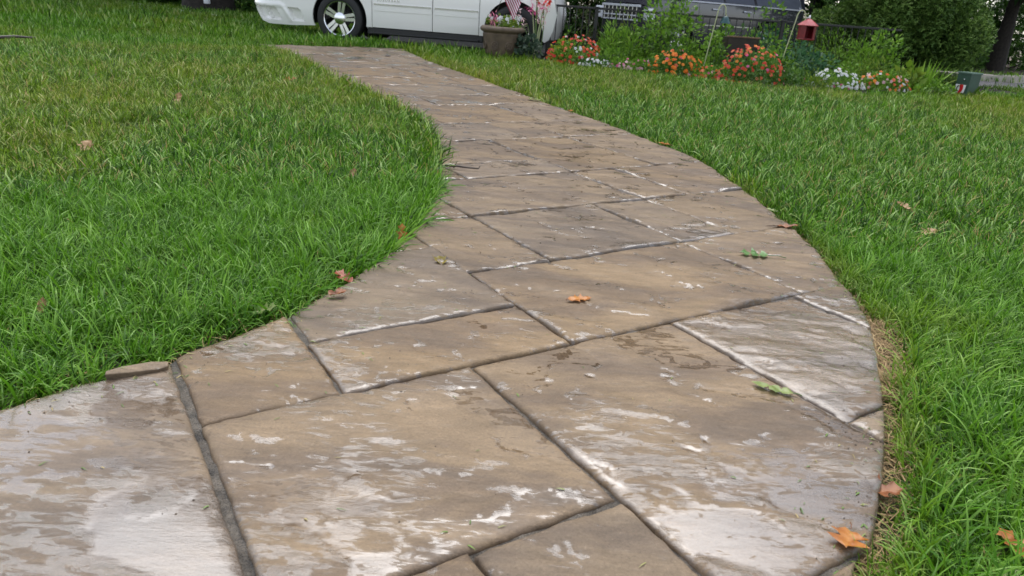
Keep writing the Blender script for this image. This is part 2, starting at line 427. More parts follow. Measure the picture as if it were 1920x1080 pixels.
def clip_rect(poly, b0, b1, a0, a1):
    P = [(p @ UB, p @ UA) for p in poly]
    for ax, lim, sg in ((0, b0, 1), (0, b1, -1), (1, a0, 1), (1, a1, -1)):
        Q = []
        for i in range(len(P)):
            p, q = P[i - 1], P[i]
            ip = sg * (p[ax] - lim) >= 0; iq = sg * (q[ax] - lim) >= 0
            if ip != iq:
                t = (lim - p[ax]) / (q[ax] - p[ax])
                Q.append((p[0] + t * (q[0] - p[0]), p[1] + t * (q[1] - p[1])))
            if iq: Q.append(q)
        P = Q
        if len(P) < 3: return None
    return np.array([b * UB + a * UA for b, a in P])
def resample(P, d):
    out = []
    n = len(P)
    for i in range(n):
        a = P[i]; b = P[(i + 1) % n]; l = np.hypot(*(b - a))
        k = max(1, int(round(l / d)))
        for j in range(k): out.append(a + (b - a) * j / k)
    o = [out[0]]
    for p in out[1:]:
        if np.hypot(*(p - o[-1])) > d * 0.3: o.append(p)
    return np.array(o)
def poly_area(P): return 0.5 * abs(np.sum(P[:, 0] * np.roll(P[:, 1], -1) - np.roll(P[:, 0], -1) * P[:, 1]))

path = tag(bpy.data.objects.new('path', None), 'wet tan stamped stone path curving across the lawn to the driveway', None, None, 'structure')
COL.objects.link(path)

def slate(x, y, seed, ang, zone):
    """cleft slate relief: stepped layers, ripples where the surface is rough; returns height and where the steps are"""
    c, s = math.cos(ang), math.sin(ang)
    u = (x * c + y * s); v = (-x * s + y * c)
    wx = fbm(u * 5 + seed, v * 5, 4) * .16
    low = fbm(u * 1.5 + seed * 3.1 + wx, v * 3.2 + wx * 1.5, 5, 0.55)
    t = low * 5.0 + 20
    fr = t - np.floor(t)
    step = sstep(0.86, 0.98, fr)
    brk = sstep(-.12, .25, noise(u * 6 + seed, v * 9 + 3.3))
    ledge = np.floor(t) - 20 + fr * (1 - brk) + step * brk
    lip = brk * np.exp(-((fr - .91) / .09) ** 2)
    rip = fbm(u * 12 + seed + wx * 9, v * 23 + wx * 9, 4, .55)
    rip = 1 - 2 * np.abs(rip)
    return ledge * 0.0030 + rip * (0.0004 + 0.0021 * zone) + low * 0.003, lip
def build_stone(P, seed, wetness, res, damp0=0.0):
    """P polygon in metres, joints already set back; one slab with relief, worn arris and skirt"""
    edge = resample(P, res)
    c = P.mean(0)
    # ragged edge
    ex = noise(edge[:, 0] * 26 + seed, edge[:, 1] * 26) * 0.0028 + noise(edge[:, 0] * 7, edge[:, 1] * 7 + seed) * 0.0016
    ey = noise(edge[:, 0] * 26, edge[:, 1] * 26 + seed + 5) * 0.0028 + noise(edge[:, 0] * 7 + seed, edge[:, 1] * 7) * 0.0016
    edge = edge + np.stack([ex, ey], 1)
    lo, hi = edge.min(0), edge.max(0)
    gx, gy = np.meshgrid(np.arange(lo[0], hi[0], res), np.arange(lo[1], hi[1], res))
    G = np.stack([gx.ravel(), gy.ravel()], 1) + rng.uniform(-.2, .2, (gx.size, 2)) * res
    G = G[inside(G, edge)]
    rings = []
    dG = dist_poly(G, edge, True) if len(G) else np.zeros(0)
    G = G[dG > 0.009]; 
    # inner offset ring for the worn arris
    n = len(edge)
    tan = np.roll(edge, -1, 0) - np.roll(edge, 1, 0); tan /= np.maximum(np.linalg.norm(tan, axis=1, keepdims=True), 1e-9)
    nor = np.stack([-tan[:, 1], tan[:, 0]], 1)
    area = np.sum(edge[:, 0] * np.roll(edge[:, 1], -1) - np.roll(edge[:, 0], -1) * edge[:, 1])
    if area < 0: nor = -nor
    ring = edge + nor * 0.0045
    ok = inside(ring, edge) & (dist_poly(ring, edge, True) > 0.0035)
    ring = ring[ok]
    pts = np.concatenate([edge, ring, G]) if len(G) else np.concatenate([edge, ring])
    vs = [Vector((float(p[0]), float(p[1]))) for p in pts]
    es = [(i, (i + 1) % n) for i in range(n)]
    r = delaunay_2d_cdt(vs, es, [], 1, 1e-6)
    V2 = np.array([(v.x, v.y) for v in r[0]]); F = r[2]
    d = dist_poly(V2, edge, True)
    zone = np.clip(fbm(V2[:, 0] * 1.9 + seed * .7, V2[:, 1] * 1.9 - seed, 3) * 1.6 + damp0, 0, 1)
    z, lip = slate(V2[:, 0], V2[:, 1], seed, rad(-32) + 0.5 * noise(np.array([seed * 1.7]), np.array([.5]))[0], zone)
    dampv = np.clip(0.66 * zone + 0.75 * lip + ((.05 if damp0 > -.099 or wetness > 0 else .30) + 0.26 * np.clip(noise(V2[:, 0] * 11, V2[:, 1] * 11), 0, 1)) * np.exp(-(d / .010) ** 2), 0, 1)
    z = z - z.mean()
    wet = np.zeros(len(z))
    if wetness > 0:
        fld = fbm(V2[:, 0] * 1.3 + 3.3, V2[:, 1] * 1.3 + seed, 2)
        lev = np.quantile(z, min(wetness, 0.95)) + fld * 0.0016 - 0.0012 * (1 - zone)
        wet = sstep(-0.0006, 0.0003, lev - z)
        z = np.maximum(z, lev + 0 * z)
    z = z - 0.0075 * np.exp(-(d / 0.0040) ** 2) - 0.0007 * np.exp(-d / 0.012)
    wet = wet * sstep(0.006, 0.016, d)
    z = np.clip(z, -0.011, 0.009)
    tilt = rng.normal(0, 0.0022, 2)
    z = z + (V2 - c) @ tilt
    V = np.concatenate([np.column_stack([V2, z])])
    # boundary loop of output verts -> skirt
    cnt = {}
    for f in F:
        for i in range(len(f)):
            a, b = f[i], f[(i + 1) % len(f)]
            if (b, a) in cnt: del cnt[(b, a)]
            else: cnt[(a, b)] = 1
    bot = {}; extra = []; quads = []
    for (a, b) in cnt:
        for q in (a, b):
            if q not in bot:
                bot[q] = len(V) + len(extra); extra.append((V2[q, 0], V2[q, 1], -0.052))
        quads.append((b, a, bot[a], bot[b]))
    V = np.concatenate([V, np.array(extra)]); wet = np.concatenate([wet, np.zeros(len(extra))]); dampv = np.concatenate([dampv, np.zeros(len(extra))])
    tris = np.array([f for f in F if len(f) == 3]);
    # orientation
    t0 = V[tris[:, 0]]; nz = np.cross(V[tris[:, 1]] - t0, V[tris[:, 2]] - t0)[:, 2]
    tris[nz < 0] = tris[nz < 0][:, ::-1]
    me = np_mesh('paving_stone', V, [tris, np.array(quads)], MAT['stone'], True, {'wet': wet, 'damp': dampv})
    try: me.set_sharp_from_angle(angle=rad(50))
    except Exception: pass
    return link('paving_stone', me, path)

RECT = [  # b0, b1, a0, a1 (in units of the camera height), pooling
    (-3, .191, -2, 2.03, .52), (-3, .2, 2.045, 2.4, 0),
    (.203, .952, .967, 1.648, .36), (.952, 1.74, .60, 1.648, .45), (.952, 2.3, -1, .595, .5),
    (.215, .575, -1, .967, .25), (.575, .952, -1, .956, .25),
    (1.74, 2.40, .942, 1.648, .62), (2.40, 3.2, .9, 1.648, .5), (1.74, 2.3, .5, .942, .5),
    (.205, .565, 1.648, 2.6, .36), (.565, 1.32, 1.648, 1.985, .34), (.575, 1.32, 1.985, 2.655, .28), (.4, 1.32, 2.66, 3.2, .3),
    (1.32, 2.465, 1.648, 2.34, .26), (2.465, 3.4, 1.648, 2.34, .45),
    (1.3, 1.71, 2.34, 3.04, .25), (1.71, 2.465, 2.34, 3.04, .28), (2.465, 2.85, 2.34, 3.04, .3), (2.85, 3.7, 2.34, 3.04, .35),
    (.9, 1.71, 3.04, 3.7, .25), (1.71, 2.85, 3.04, 3.76, .25), (2.85, 3.2, 3.04, 3.76, .3), (3.2, 4.3, 3.04, 3.76, .3),
    (1.5, 2.085, 3.76, 4.15, .3), (2.085, 2.85, 3.76, 4.13, .3), (1.5, 2.85, 4.14, 4.87, .3),
    (2.85, 3.6, 3.76, 4.87, .3), (3.6, 4.6, 3.76, 4.87, .3),
    (1.8, 2.55, 4.87, 5.6, .3), (2.55, 3.24, 4.87, 5.6, .3), (3.24, 3.6, 4.87, 5.6, .3), (3.6, 5.0, 4.87, 5.6, .3)]
rows = [5.6, 6.65, 7.3, 8.25, 9.0, 10.1, 11.0, 12.2, 13.3, 14.5, 16.4]
pat = [[.9, 1.05, .65, .7, 1.05, .7, 1.0], [.65, .7, 1.05, .35, .7, 1.05, .9], [.95, .35, 1.05, .7, .35, 1.05, 1.0]]
for i in range(len(rows) - 1):
    b = 1.95
    for w in pat[i % 3] + [1.0]:
        RECT.append((b, b + w, rows[i], rows[i + 1], .3)); b += w
for k, (b0, b1, a0, a1, wet) in enumerate(RECT):
    g = 0.0030 if min(a0, a1) < 3 else 0.0035
    P = clip_rect(OUT, b0 * H + g, b1 * H - g, a0 * H + g, a1 * H - g)
    if P is None or poly_area(P) < 0.0012: continue
    cy = float(P[:, 1].mean()); dd = float(np.hypot(P[:, 0], P[:, 1]).min())
    P = P[P[:, 1] > -5]
    res = 0.0085 if dd < 1.5 else (0.011 if dd < 2.9 else (0.015 if dd < 4.6 else (0.026 if dd < 7 else 0.06)))
    if P[:, 1].min() < 0.2:
        # nothing is seen below the frame: keep the slab, only coarser
        res = max(res, 0.014)
    try: build_stone(P, k * 3.7 + 1.3, wet * (1.0 if dd < 1.12 else .5) if dd < 1.5 else 0.0, res, damp0=(wet - .32) * 3.0 if dd < 2.2 else -.1)
    except Exception as ex: print('stone', k, ex)

# mortar bed under the stones
bed = OUT.copy()
cen = np.array([0.0, 0.0])
mb = bmesh.new()
def sheet(name, poly, z, mat, res=None, relief=0.0, kind='structure', parent=None, label=None, skirt=0.0):
    P = np.array(poly, float); P = resample(P, res) if res else P
    pts = P
    if res:
        lo, hi = P.min(0), P.max(0)
        gx, gy = np.meshgrid(np.arange(lo[0], hi[0], res), np.arange(lo[1], hi[1], res))
        G = np.stack([gx.ravel(), gy.ravel()], 1); G = G[inside(G, P)]
        G = G[dist_poly(G, P, True) > res * .4] if len(G) else G
        pts = np.concatenate([P, G])
    r = delaunay_2d_cdt([Vector((float(a), float(b))) for a, b in pts], [(i, (i + 1) % len(P)) for i in range(len(P))], [], 1, 1e-6)
    V2 = np.array([(v.x, v.y) for v in r[0]])
    zz = np.full(len(V2), z) + (fbm(V2[:, 0] * 16, V2[:, 1] * 16, 3) * relief if relief else 0)
    V = np.column_stack([V2, zz]); F = np.array(r[2])
    nz = np.cross(V[F[:, 1]] - V[F[:, 0]], V[F[:, 2]] - V[F[:, 0]])[:, 2]; F[nz < 0] = F[nz < 0][:, ::-1]
    me = np_mesh(name, V, F, mat, bool(res))
    o = link(name, me, parent)
    if parent is None: tag(o, label, None, None, kind)
    return o
from_l = EL.copy(); from_r = ER.copy()
sheet('mortar_bed', OUT, -0.0115, MAT['mortar'], 0.035, 0.007, parent=path)

# ------------------------------------------------------------------ ground, driveway, road, beds
G0 = -0.045
gm = MB(); gm.add([(-250, -60, G0), (250, -60, G0), (250, 350, G0), (-250, 350, G0)], [(0, 1, 2, 3)])
tag(gm.build('ground', MAT['soil']), 'dark soil and lawn base stretching to the trees', None, None, 'structure')
DRIVE = [(-4.1, 14.4), (-3.62, 12.95), (-3.3, 12.72), (-2.55, 12.95), (-2.05, 12.36), (-1.6, 12.35), (-.3, 12.2), (1.2, 12.9), (3.5, 14.2), (6.5, 15.2), (7.5, 19), (6, 26), (1, 24), (-1.5, 17.5), (-3.2, 16.2), (-4.0, 15.3)]
sheet('driveway', DRIVE, -0.034, MAT['asphalt'], None, label='dark wet asphalt driveway, its colour deepened for shade under the parked vehicles')
ROAD = [(8.0, 13.36), (8.55, 13.48), (11.5, 14.3), (20, 16.0), (45, 20), (45, 23.5), (20, 18.9), (12, 17.0), (9.9, 15.72), (8.5, 15.65)]
sheet('road', ROAD, -0.037, MAT['road'], None, label='grey asphalt road passing behind the green utility box')
KERB = [(8.5, 15.65), (9.9, 15.72), (12, 17.0), (20, 18.9), (45, 23.5)]
kb = MB()
for i in range(len(KERB) - 1):
    a = Vector((*KERB[i], 0)); b = Vector((*KERB[i + 1], 0)); d = (b - a); n = Vector((-d.y, d.x, 0)).normalized() * 0.42
    vs = [a, b, b + n, a + n]
    kb.add([(p.x, p.y, G0 + 0.002) for p in vs] + [(p.x, p.y, 0.085) for p in vs], [(4, 5, 6, 7), (0, 1, 5, 4), (1, 2, 6, 5), (2, 3, 7, 6), (3, 0, 4, 7)])
tag(kb.build('kerb', MAT['curb']), 'pale concrete kerb along the far side of the road', None, None, 'structure')
BED = [(-.25, 12.1), (.2, 11.55), (.8, 11.4), (1.7, 11.0), (2.4, 10.45), (3.1, 9.95), (3.9, 10.0), (4.8, 10.35), (5.5, 10.55), (6.05, 10.85), (6.3, 11.4), (8.2, 12.2), (8.2, 13.2), (5, 13.4), (2, 13.1), (.3, 12.75)]
sheet('flower_bed', BED, -0.028, MAT['mulch'], 0.25, 0.02, label='dark mulch flower bed along the fence')
bank = np.array([(9.6, 16.6), (12, 17.6), (20, 19.5), (45, 24.2), (60, 60), (4, 60), (6, 22)])
bk = sheet('mulch_bank', bank, -0.030, MAT['bank'], None, label='brown shaded bank under the trees beyond the road')

# ------------------------------------------------------------------ grass
def blade_tuft(name, nb, spread, hmin, hmax, w, seg, seed, bend=1.0, straw=0.03):
    r = np.random.default_rng(seed)
    V = []; F = []; T = []; A = []
    for i in range(nb):
        a = r.uniform(0, 2 * math.pi); rr = spread * math.sqrt(r.uniform())
        bx, by = rr * math.cos(a), rr * math.sin(a)
        az = r.uniform(0, 2 * math.pi); dx, dy = math.cos(az), math.sin(az)
        h = r.uniform(hmin, hmax); lean0 = abs(r.normal(0.28, 0.32)); curv = r.uniform(0.3, 1.5) * bend
        ww = w * r.uniform(0.6, 1.25); twist = r.uniform(-.7, .7)
        t_ = r.uniform(0, .9); dead = r.uniform() < straw
        if r.uniform() < .015: ww *= 1.7; t_ = .93; h *= 1.1
        if dead: t_ = 1.0; lean0 += .5
        n0 = len(V); x = y = 0.0; z = 0.0; ang = lean0
        for k in range(seg + 1):
            f = k / seg
            wd = ww * (1 - f ** 2.2) * (0.55 + 0.45 * min(1, f * 4)) * .5
            ca = az + math.pi / 2 + twist * f
            px, py = math.cos(ca), math.sin(ca)
            cx, cy = bx + dx * x, by + dy * x
            if k < seg:
                V.append((cx - px * wd, cy - py * wd, z)); V.append((cx + px * wd, cy + py * wd, z + wd * .3)); T += [t_, t_]; A += [f, f]
            else:
                V.append((cx, cy, z)); T.append(t_); A.append(1.0)
            st = h / seg
            x += math.sin(ang) * st; z += math.cos(ang) * st
            ang += curv / seg * (0.6 + f)
            if z < 0.004 and k > 0: z = 0.004; ang = min(ang, math.pi / 2)
        for k in range(seg - 1):
            a0 = n0 + 2 * k; F.append((a0, a0 + 1, a0 + 3)); F.append((a0, a0 + 3, a0 + 2))
        a0 = n0 + 2 * (seg - 1); F.append((a0, a0 + 1, a0 + 2))
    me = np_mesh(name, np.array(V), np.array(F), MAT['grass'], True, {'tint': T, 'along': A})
    return bpy.data.objects.new(name, me)
tufts = bpy.data.collections.new('grass_tufts')
names = []
for i in range(6): tufts.objects.link(blade_tuft('tuft_a%02d' % i, 13, 0.032, 0.05, 0.12, 0.0047, 6, 100 + i, 1.45))
for i in range(3): tufts.objects.link(blade_tuft('tuft_b%02d' % i, 9, 0.028, 0.03, 0.08, 0.0042, 4, 200 + i, 1.7, .14))
for i in range(4): tufts.objects.link(blade_tuft('tuft_c%02d' % i, 15, 0.06, 0.05, 0.11, 0.0066, 4, 300 + i, 1.4))
for i in range(2): tufts.objects.link(blade_tuft('tuft_e%02d' % i, 7, 0.012, 0.035, 0.065, 0.015, 5, 500 + i, 1.9, 0.0))
for i in range(4): tufts.objects.link(blade_tuft('tuft_d%02d' % i, 20, 0.13, 0.055, 0.10, 0.012, 2, 400 + i, 1.0))

DRIVE_A = np.array(DRIVE); ROAD_A = np.array(ROAD); BED_A = np.array(BED)
def gauss(P, c, s): return np.exp(-((P[:, 0] - c[0]) ** 2 + (P[:, 1] - c[1]) ** 2) / (2 * s * s))
def lawn_points():
    allP = []; allI = []; allS = []
    zones = [(0.6, 3.4, 2000, (0, 9), 1.0), (3.2, 6.6, 760, (9, 13), 1.0), (6.4, 10.5, 300, (9, 13), 1.25), (10.2, 16.5, 120, (13, 17), 1.0), (16.3, 34, 40, (13, 17), 1.7)]
    for (d0, d1, dens, (i0, i1), sc) in zones:
        # wedge in front of the camera, a little wider than the frame
        th0, th1 = rad(-46), rad(44)
        area = 0.5 * (th1 - th0) * (d1 ** 2 - d0 ** 2)
        n = int(area * dens)
        rr = np.sqrt(rng.uniform(d0 ** 2, d1 ** 2, n)); th = rng.uniform(th0, th1, n)
        P = np.stack([rr * np.sin(th), rr * np.cos(th)], 1)
        if i0 == 0: idx = np.where(rng.uniform(size=n) < .72, rng.integers(0, 6, n), rng.integers(6, 9, n))
        else: idx = rng.integers(i0, i1, n)
        if d1 < 7: idx = np.where((rng.uniform(size=n) < .05 * (fbm(P[:, 0] * 1.7 + 31, P[:, 1] * 1.7, 2) > .12)), rng.integers(17, 19, n), idx)
        allP.append(P); allI.append(idx); allS.append(np.full(n, sc))
    P = np.concatenate(allP); I = np.concatenate(allI); S = np.concatenate(allS)
    keep = ~inside(P, OUT) & ~inside(P, DRIVE_A) & ~inside(P, ROAD_A) & ~inside(P, BED_A) & ~inside(P, bank)
    P, I, S = P[keep], I[keep], S[keep]
    dl = dist_poly(P, EL); dr = dist_poly(P, ER); de = np.minimum(dl, dr)
    left = dl < dr
    wob = 0.5 + 0.5 * fbm(P[:, 0] * 5, P[:, 1] * 5, 3)
    gap = np.where(left, 0.006 + 0.016 * wob, np.where(P[:, 1] < 3.2, 0.006 + 0.075 * np.clip(wob - .35, 0, 1) * sstep(3.6, 1.2, P[:, 1]) + .05 * gauss(P, (1.08, 1.85), .22) + .03 * gauss(P, (1.2, 2.9), .25) + .025 * gauss(P, (.75, 1.1), .15), 0.008))
    # soil gap round the loose stone on the left edge
    gap = np.where(left & (P[:, 1] < 1.75), gap + 0.030, gap)
    patch = fbm(P[:, 0] * 2.3 + 4, P[:, 1] * 2.3, 3)
    thin = rng.uniform(size=len(P)) < (0.18 * sstep(0.15, 0.5, -patch))
    hole = (gauss(P, (-2.3, 4.35), 0.13) > 0.45) | (np.hypot(P[:, 0] + 0.80, P[:, 1] - 1.40) < .03)
    keep = (de > gap) & ~thin & ~hole
    P, I, S, de, left, patch = P[keep], I[keep], S[keep], de[keep], left[keep], patch[keep]
    n = len(P)
    dry = 0.17 + 0.80 * fbm(P[:, 0] * 0.55 + 9, P[:, 1] * 0.55 + 2, 3) + 0.45 * fbm(P[:, 0] * 3.1, P[:, 1] * 3.1, 2)
    dry -= 0.30 * gauss(P, (-.9, 2.6), .7) + 0.35 * gauss(P, (-1.1, 4.6), .8) - 0.35 * gauss(P, (-2.0, 2.6), .6) - 0.35 * gauss(P, (-3.2, 5.0), 1.2) - 0.3 * gauss(P, (-2.6, 8.0), 1.6)
    dry -= 0.5 * gauss(P, (2.2, 3.2), 1.3) + 0.35 * gauss(P, (2.4, 5.5), 1.6) - 0.5 * gauss(P, (-.2, 10.2), 1.2) - 0.4 * gauss(P, (6.2, 9.2), 1.5)
    dry += np.where(~left & (de < .09) & (P[:, 1] < 4), 0.35, 0) + np.where(~left & (de < .25) & (P[:, 1] > 6), 0.35, 0)
    dry = np.clip(dry, 0, 1)
    S = S * rng.uniform(0.75, 1.2, n) * (1.0 + 0.22 * patch)
    S *= np.where(left & (de < .25) & (P[:, 1] > 2.2) & (P[:, 1] < 6), 1.12, 1.0)
    S *= np.where(~left & (de < .06), 0.8, 1.0)
    S *= 1 + .75 * sstep(11.2, 12.3, P[:, 1]) * (P[:, 0] < .2) * (P[:, 1] < 14)
    rx = rng.normal(0, 0.25, n); ry = rng.normal(0, 0.25, n); rz = rng.uniform(0, 6.283, n)
    # the left-hand verge flops over the curve of the path
    ov = left & (de < .075) & (P[:, 1] > 1.9) & (P[:, 1] < 9)
    j = np.where(ov)[0]
    nr = np.array([EL[np.argmin(((EL - P[q]) ** 2).sum(1))] - P[q] for q in j]); nr /= np.maximum(np.linalg.norm(nr, axis=1, keepdims=True), 1e-6)
    ang = rng.uniform(.15, .95, len(j))
    rz[j] = 0; ry[j] = ang * nr[:, 0]; rx[j] = -ang * nr[:, 1]; S[j] *= 1.15
    z = np.full(n, G0) + 0.004
    me = bpy.data.meshes.new('grass')
    V = np.column_stack([P, z]).astype(np.float32)
    me.vertices.add(n); me.vertices.foreach_set('co', V.ravel())
    a = me.attributes.new('rot', 'FLOAT_VECTOR', 'POINT'); a.data.foreach_set('vector', np.column_stack([rx, ry, rz]).astype(np.float32).ravel())
    a = me.attributes.new('scl', 'FLOAT', 'POINT'); a.data.foreach_set('value', S.astype(np.float32))
    a = me.attributes.new('idx', 'INT', 'POINT'); a.data.foreach_set('value', I.astype(np.int32))
    a = me.attributes.new('dry', 'FLOAT', 'POINT'); a.data.foreach_set('value', dry.astype(np.float32))
    print('grass tufts', n)
    return me
gme = lawn_points(); gme.materials.append(MAT['grass'])
grass = link('grass', gme)
tag(grass, 'thick wet green lawn grass on both sides of the path', 'grass', None, 'stuff')
ng = bpy.data.node_groups.new('grass_instances', 'GeometryNodeTree')
ng.interface.new_socket('Geometry', in_out='INPUT', socket_type='NodeSocketGeometry')
ng.interface.new_socket('Geometry', in_out='OUTPUT', socket_type='NodeSocketGeometry')
gi = ng.nodes.new('NodeGroupInput'); go = ng.nodes.new('NodeGroupOutput')
m2p = ng.nodes.new('GeometryNodeMeshToPoints')
iop = ng.nodes.new('GeometryNodeInstanceOnPoints')
ci = ng.nodes.new('GeometryNodeCollectionInfo'); ci.inputs['Collection'].default_value = tufts
ci.inputs['Separate Children'].default_value = True; ci.inputs['Reset Children'].default_value = True
def named(nm, t):
    n = ng.nodes.new('GeometryNodeInputNamedAttribute'); n.data_type = t; n.inputs['Name'].default_value = nm
    return [s for s in n.outputs if s.enabled and s.name == 'Attribute'][0]
ng.links.new(gi.outputs[0], m2p.inputs['Mesh']); ng.links.new(m2p.outputs[0], iop.inputs['Points'])
ng.links.new(ci.outputs[0], iop.inputs['Instance']); iop.inputs['Pick Instance'].default_value = True
ng.links.new(named('idx', 'INT'), iop.inputs['Instance Index'])
ng.links.new(named('rot', 'FLOAT_VECTOR'), iop.inputs['Rotation'])
ng.links.new(named('scl', 'FLOAT'), iop.inputs['Scale'])
ng.links.new(iop.outputs[0], go.inputs[0])
md = grass.modifiers.new('instances', 'NODES'); md.node_group = ng

# clippings, grit and crumbs resting on the stones
def debris():
    bpy.context.view_layer.update(); dg = bpy.context.evaluated_depsgraph_get()
    r = np.random.default_rng(91); V = []; F = []; T = []
    P = []
    for E, sg in ((EL, 1), (ER, -1)):
        E2 = E[(E[:, 1] > .9) & (E[:, 1] < 7)]
        for i in range(330):
            k = r.integers(0, len(E2) - 1); t = E2[k + 1] - E2[k]; t = t / np.linalg.norm(t)
            P.append(E2[k] + sg * np.array([t[1], -t[0]]) * (.006 + r.exponential(.05)))
    for i in range(420): P.append(np.array([r.uniform(-.9, 1.15), r.uniform(.9, 5)]))
    P = np.array(P); P = P[inside(P, OUT)]
    for p in P:
        hit, loc, nor, _, ob, _ = SC.ray_cast(dg, Vector((p[0], p[1], .3)), Vector((0, 0, -1)))
        if not hit: continue
        z = loc.z + .0012; a = r.uniform(0, 6.283); n0 = len(V)
        d = np.array([math.cos(a), math.sin(a)]); q = np.array([-d[1], d[0]])
        if r.uniform() < .42:
            l = r.uniform(.006, .022); w = r.uniform(.0007, .0016)
            for (u, v_, h) in ((-1, -1, 0), (-1, 1, 0), (0, -1, .0015), (0, 1, .0015), (1, 0, 0)):
                pt = p + d * u * l / 2 + q * v_ * w; V.append((pt[0], pt[1], z + h))
            F += [(n0, n0 + 1, n0 + 3), (n0, n0 + 3, n0 + 2), (n0 + 2, n0 + 3, n0 + 4)]; T += [r.uniform(.55, 1)] * 5
        else:
            s_ = r.uniform(.0008, .0026)
            for k in range(4):
                an = a + k * math.pi / 2 + r.normal(0, .25); V.append((p[0] + s_ * math.cos(an), p[1] + s_ * math.sin(an), z - .001))
            V.append((p[0], p[1], z + s_ * .8)); F += [(n0 + k, n0 + (k + 1) % 4, n0 + 4) for k in range(4)]; T += [r.uniform(0, .35)] * 5
    me = np_mesh('path_crumbs', np.array(V), np.array(F), leafmat('clippings', [(0, (.02, .014, .009)), (.4, (.07, .045, .025)), (.55, (.06, .11, .02)), (.8, (.12, .2, .04)), (1, (.34, .26, .12))], .6, .1), False, {'tint': T})
    tag(link('path_crumbs', me), 'grass clippings and dark crumbs scattered on the path', 'debris', None, 'stuff')
debris()
# dry straw and needles along the right-hand edge
def straw_litter():
    V = []; F = []; T = []
    def straws(n, edge, y0, y1, o0, o1, seed, zb):
        r = np.random.default_rng(seed)
        E = edge[(edge[:, 1] > y0) & (edge[:, 1] < y1)]
        for i in range(n):
            k = r.integers(0, len(E) - 1); p = E[k] + (E[k + 1] - E[k]) * r.uniform()
            t = E[k + 1] - E[k]; t = t / np.linalg.norm(t); nn = np.array([t[1], -t[0]])
            if edge is EL: nn = -nn
            p = p + nn * (o0 + (o1 - o0) * r.uniform() ** 1.4)
            a = r.uniform(0, math.pi); l = r.uniform(.012, .05); w = r.uniform(.0006, .0014)
            d = np.array([math.cos(a), math.sin(a)]); q = np.array([-d[1], d[0]])
            z0 = zb + r.uniform(0, .022); z1 = max(zb, z0 + r.uniform(-.012, .014))
            n0 = len(V); c = r.uniform()
            A = p - d * l / 2; B = p + d * l / 2; Mi = (A + B) / 2 + q * r.normal(0, .004)
            V.extend([(*(A - q * w), z0), (*(A + q * w), z0), (*(Mi - q * w), (z0 + z1) / 2 + .003), (*(Mi + q * w), (z0 + z1) / 2 + .003), (*B, z1)])
            F.extend([(n0, n0 + 1, n0 + 3), (n0, n0 + 3, n0 + 2), (n0 + 2, n0 + 3, n0 + 4)]); T.extend([c] * 5)
    straws(2300, ER, 0.9, 3.4, -0.004, .065, 1, G0 + .002)
    straws(1300, ER, 1.55, 2.1, 0.0, .095, 2, G0 + .012)
    straws(900, ER, 3.6, 8.5, 0.0, .07, 3, G0 + .004)
    straws(700, EL, 1.0, 3.2, 0.0, .05, 4, G0 + .002)
    me = np_mesh('dry_straw', np.array(V), np.array(F), MAT['straw'], False, {'tint': T})
    o = link('dry_straw', me)
    tag(o, 'dry straw and dead grass lying along the path edges', 'straw', None, 'stuff')
straw_litter()
#__PART2__

# ------------------------------------------------------------------ vehicles
def grid_panel(poly, res, tf, holes=None):
    """2-D outline (x, z) meshed finely and carried into 3-D by tf(x, z) -> (x, y, z)"""
    P = resample(np.array(poly, float), res)
    lo, hi = P.min(0), P.max(0)
    gx, gy = np.meshgrid(np.arange(lo[0], hi[0], res), np.arange(lo[1], hi[1], res))
    G = np.stack([gx.ravel(), gy.ravel()], 1); G = G[inside(G, P)]
    if len(G): G = G[dist_poly(G, P, True) > res * .45]
    pts = np.concatenate([P, G]) if len(G) else P
    n = len(P)
    r = delaunay_2d_cdt([Vector((float(a), float(b))) for a, b in pts], [(i, (i + 1) % n) for i in range(n)], [], 1, 1e-6)
    V2 = np.array([(v.x, v.y) for v in r[0]]); F = [tuple(f) for f in r[2]]
    return V2, F
def panel_obj(name, poly, res, tf, mat, parent, thick=0.03, side=-1, flip=False):
    V2, F = grid_panel(poly, res, tf)
    V = np.array([tf(x, z) for x, z in V2])
    inn = V.copy(); inn[:, 1] -= np.sign(V[:, 1]) * thick
    n = len(V); F = np.array(F)
    nrm = np.cross(V[F[:, 1]] - V[F[:, 0]], V[F[:, 2]] - V[F[:, 0]])[:, 1].sum()
    if nrm * V[:, 1].mean() < 0: F = F[:, ::-1]
    cnt = {}
    for f in F:
        for i in range(3):
            a, b = int(f[i]), int(f[(i + 1) % 3])
            if (b, a) in cnt: del cnt[(b, a)]
            else: cnt[(a, b)] = 1
    Q = np.array([(b, a, a + n, b + n) for a, b in cnt])
    me = np_mesh(name, np.concatenate([V, inn]), [F, F[:, ::-1] + n, Q], mat, True)
    try: me.set_sharp_from_angle(angle=rad(40))
    except Exception: pass
    return link(name, me, parent)
def arc(cx, cz, r, a0, a1, n=16):
    return [(cx + r * math.cos(rad(a0 + (a1 - a0) * k / n)), cz + r * math.sin(rad(a0 + (a1 - a0) * k / n))) for k in range(n + 1)]

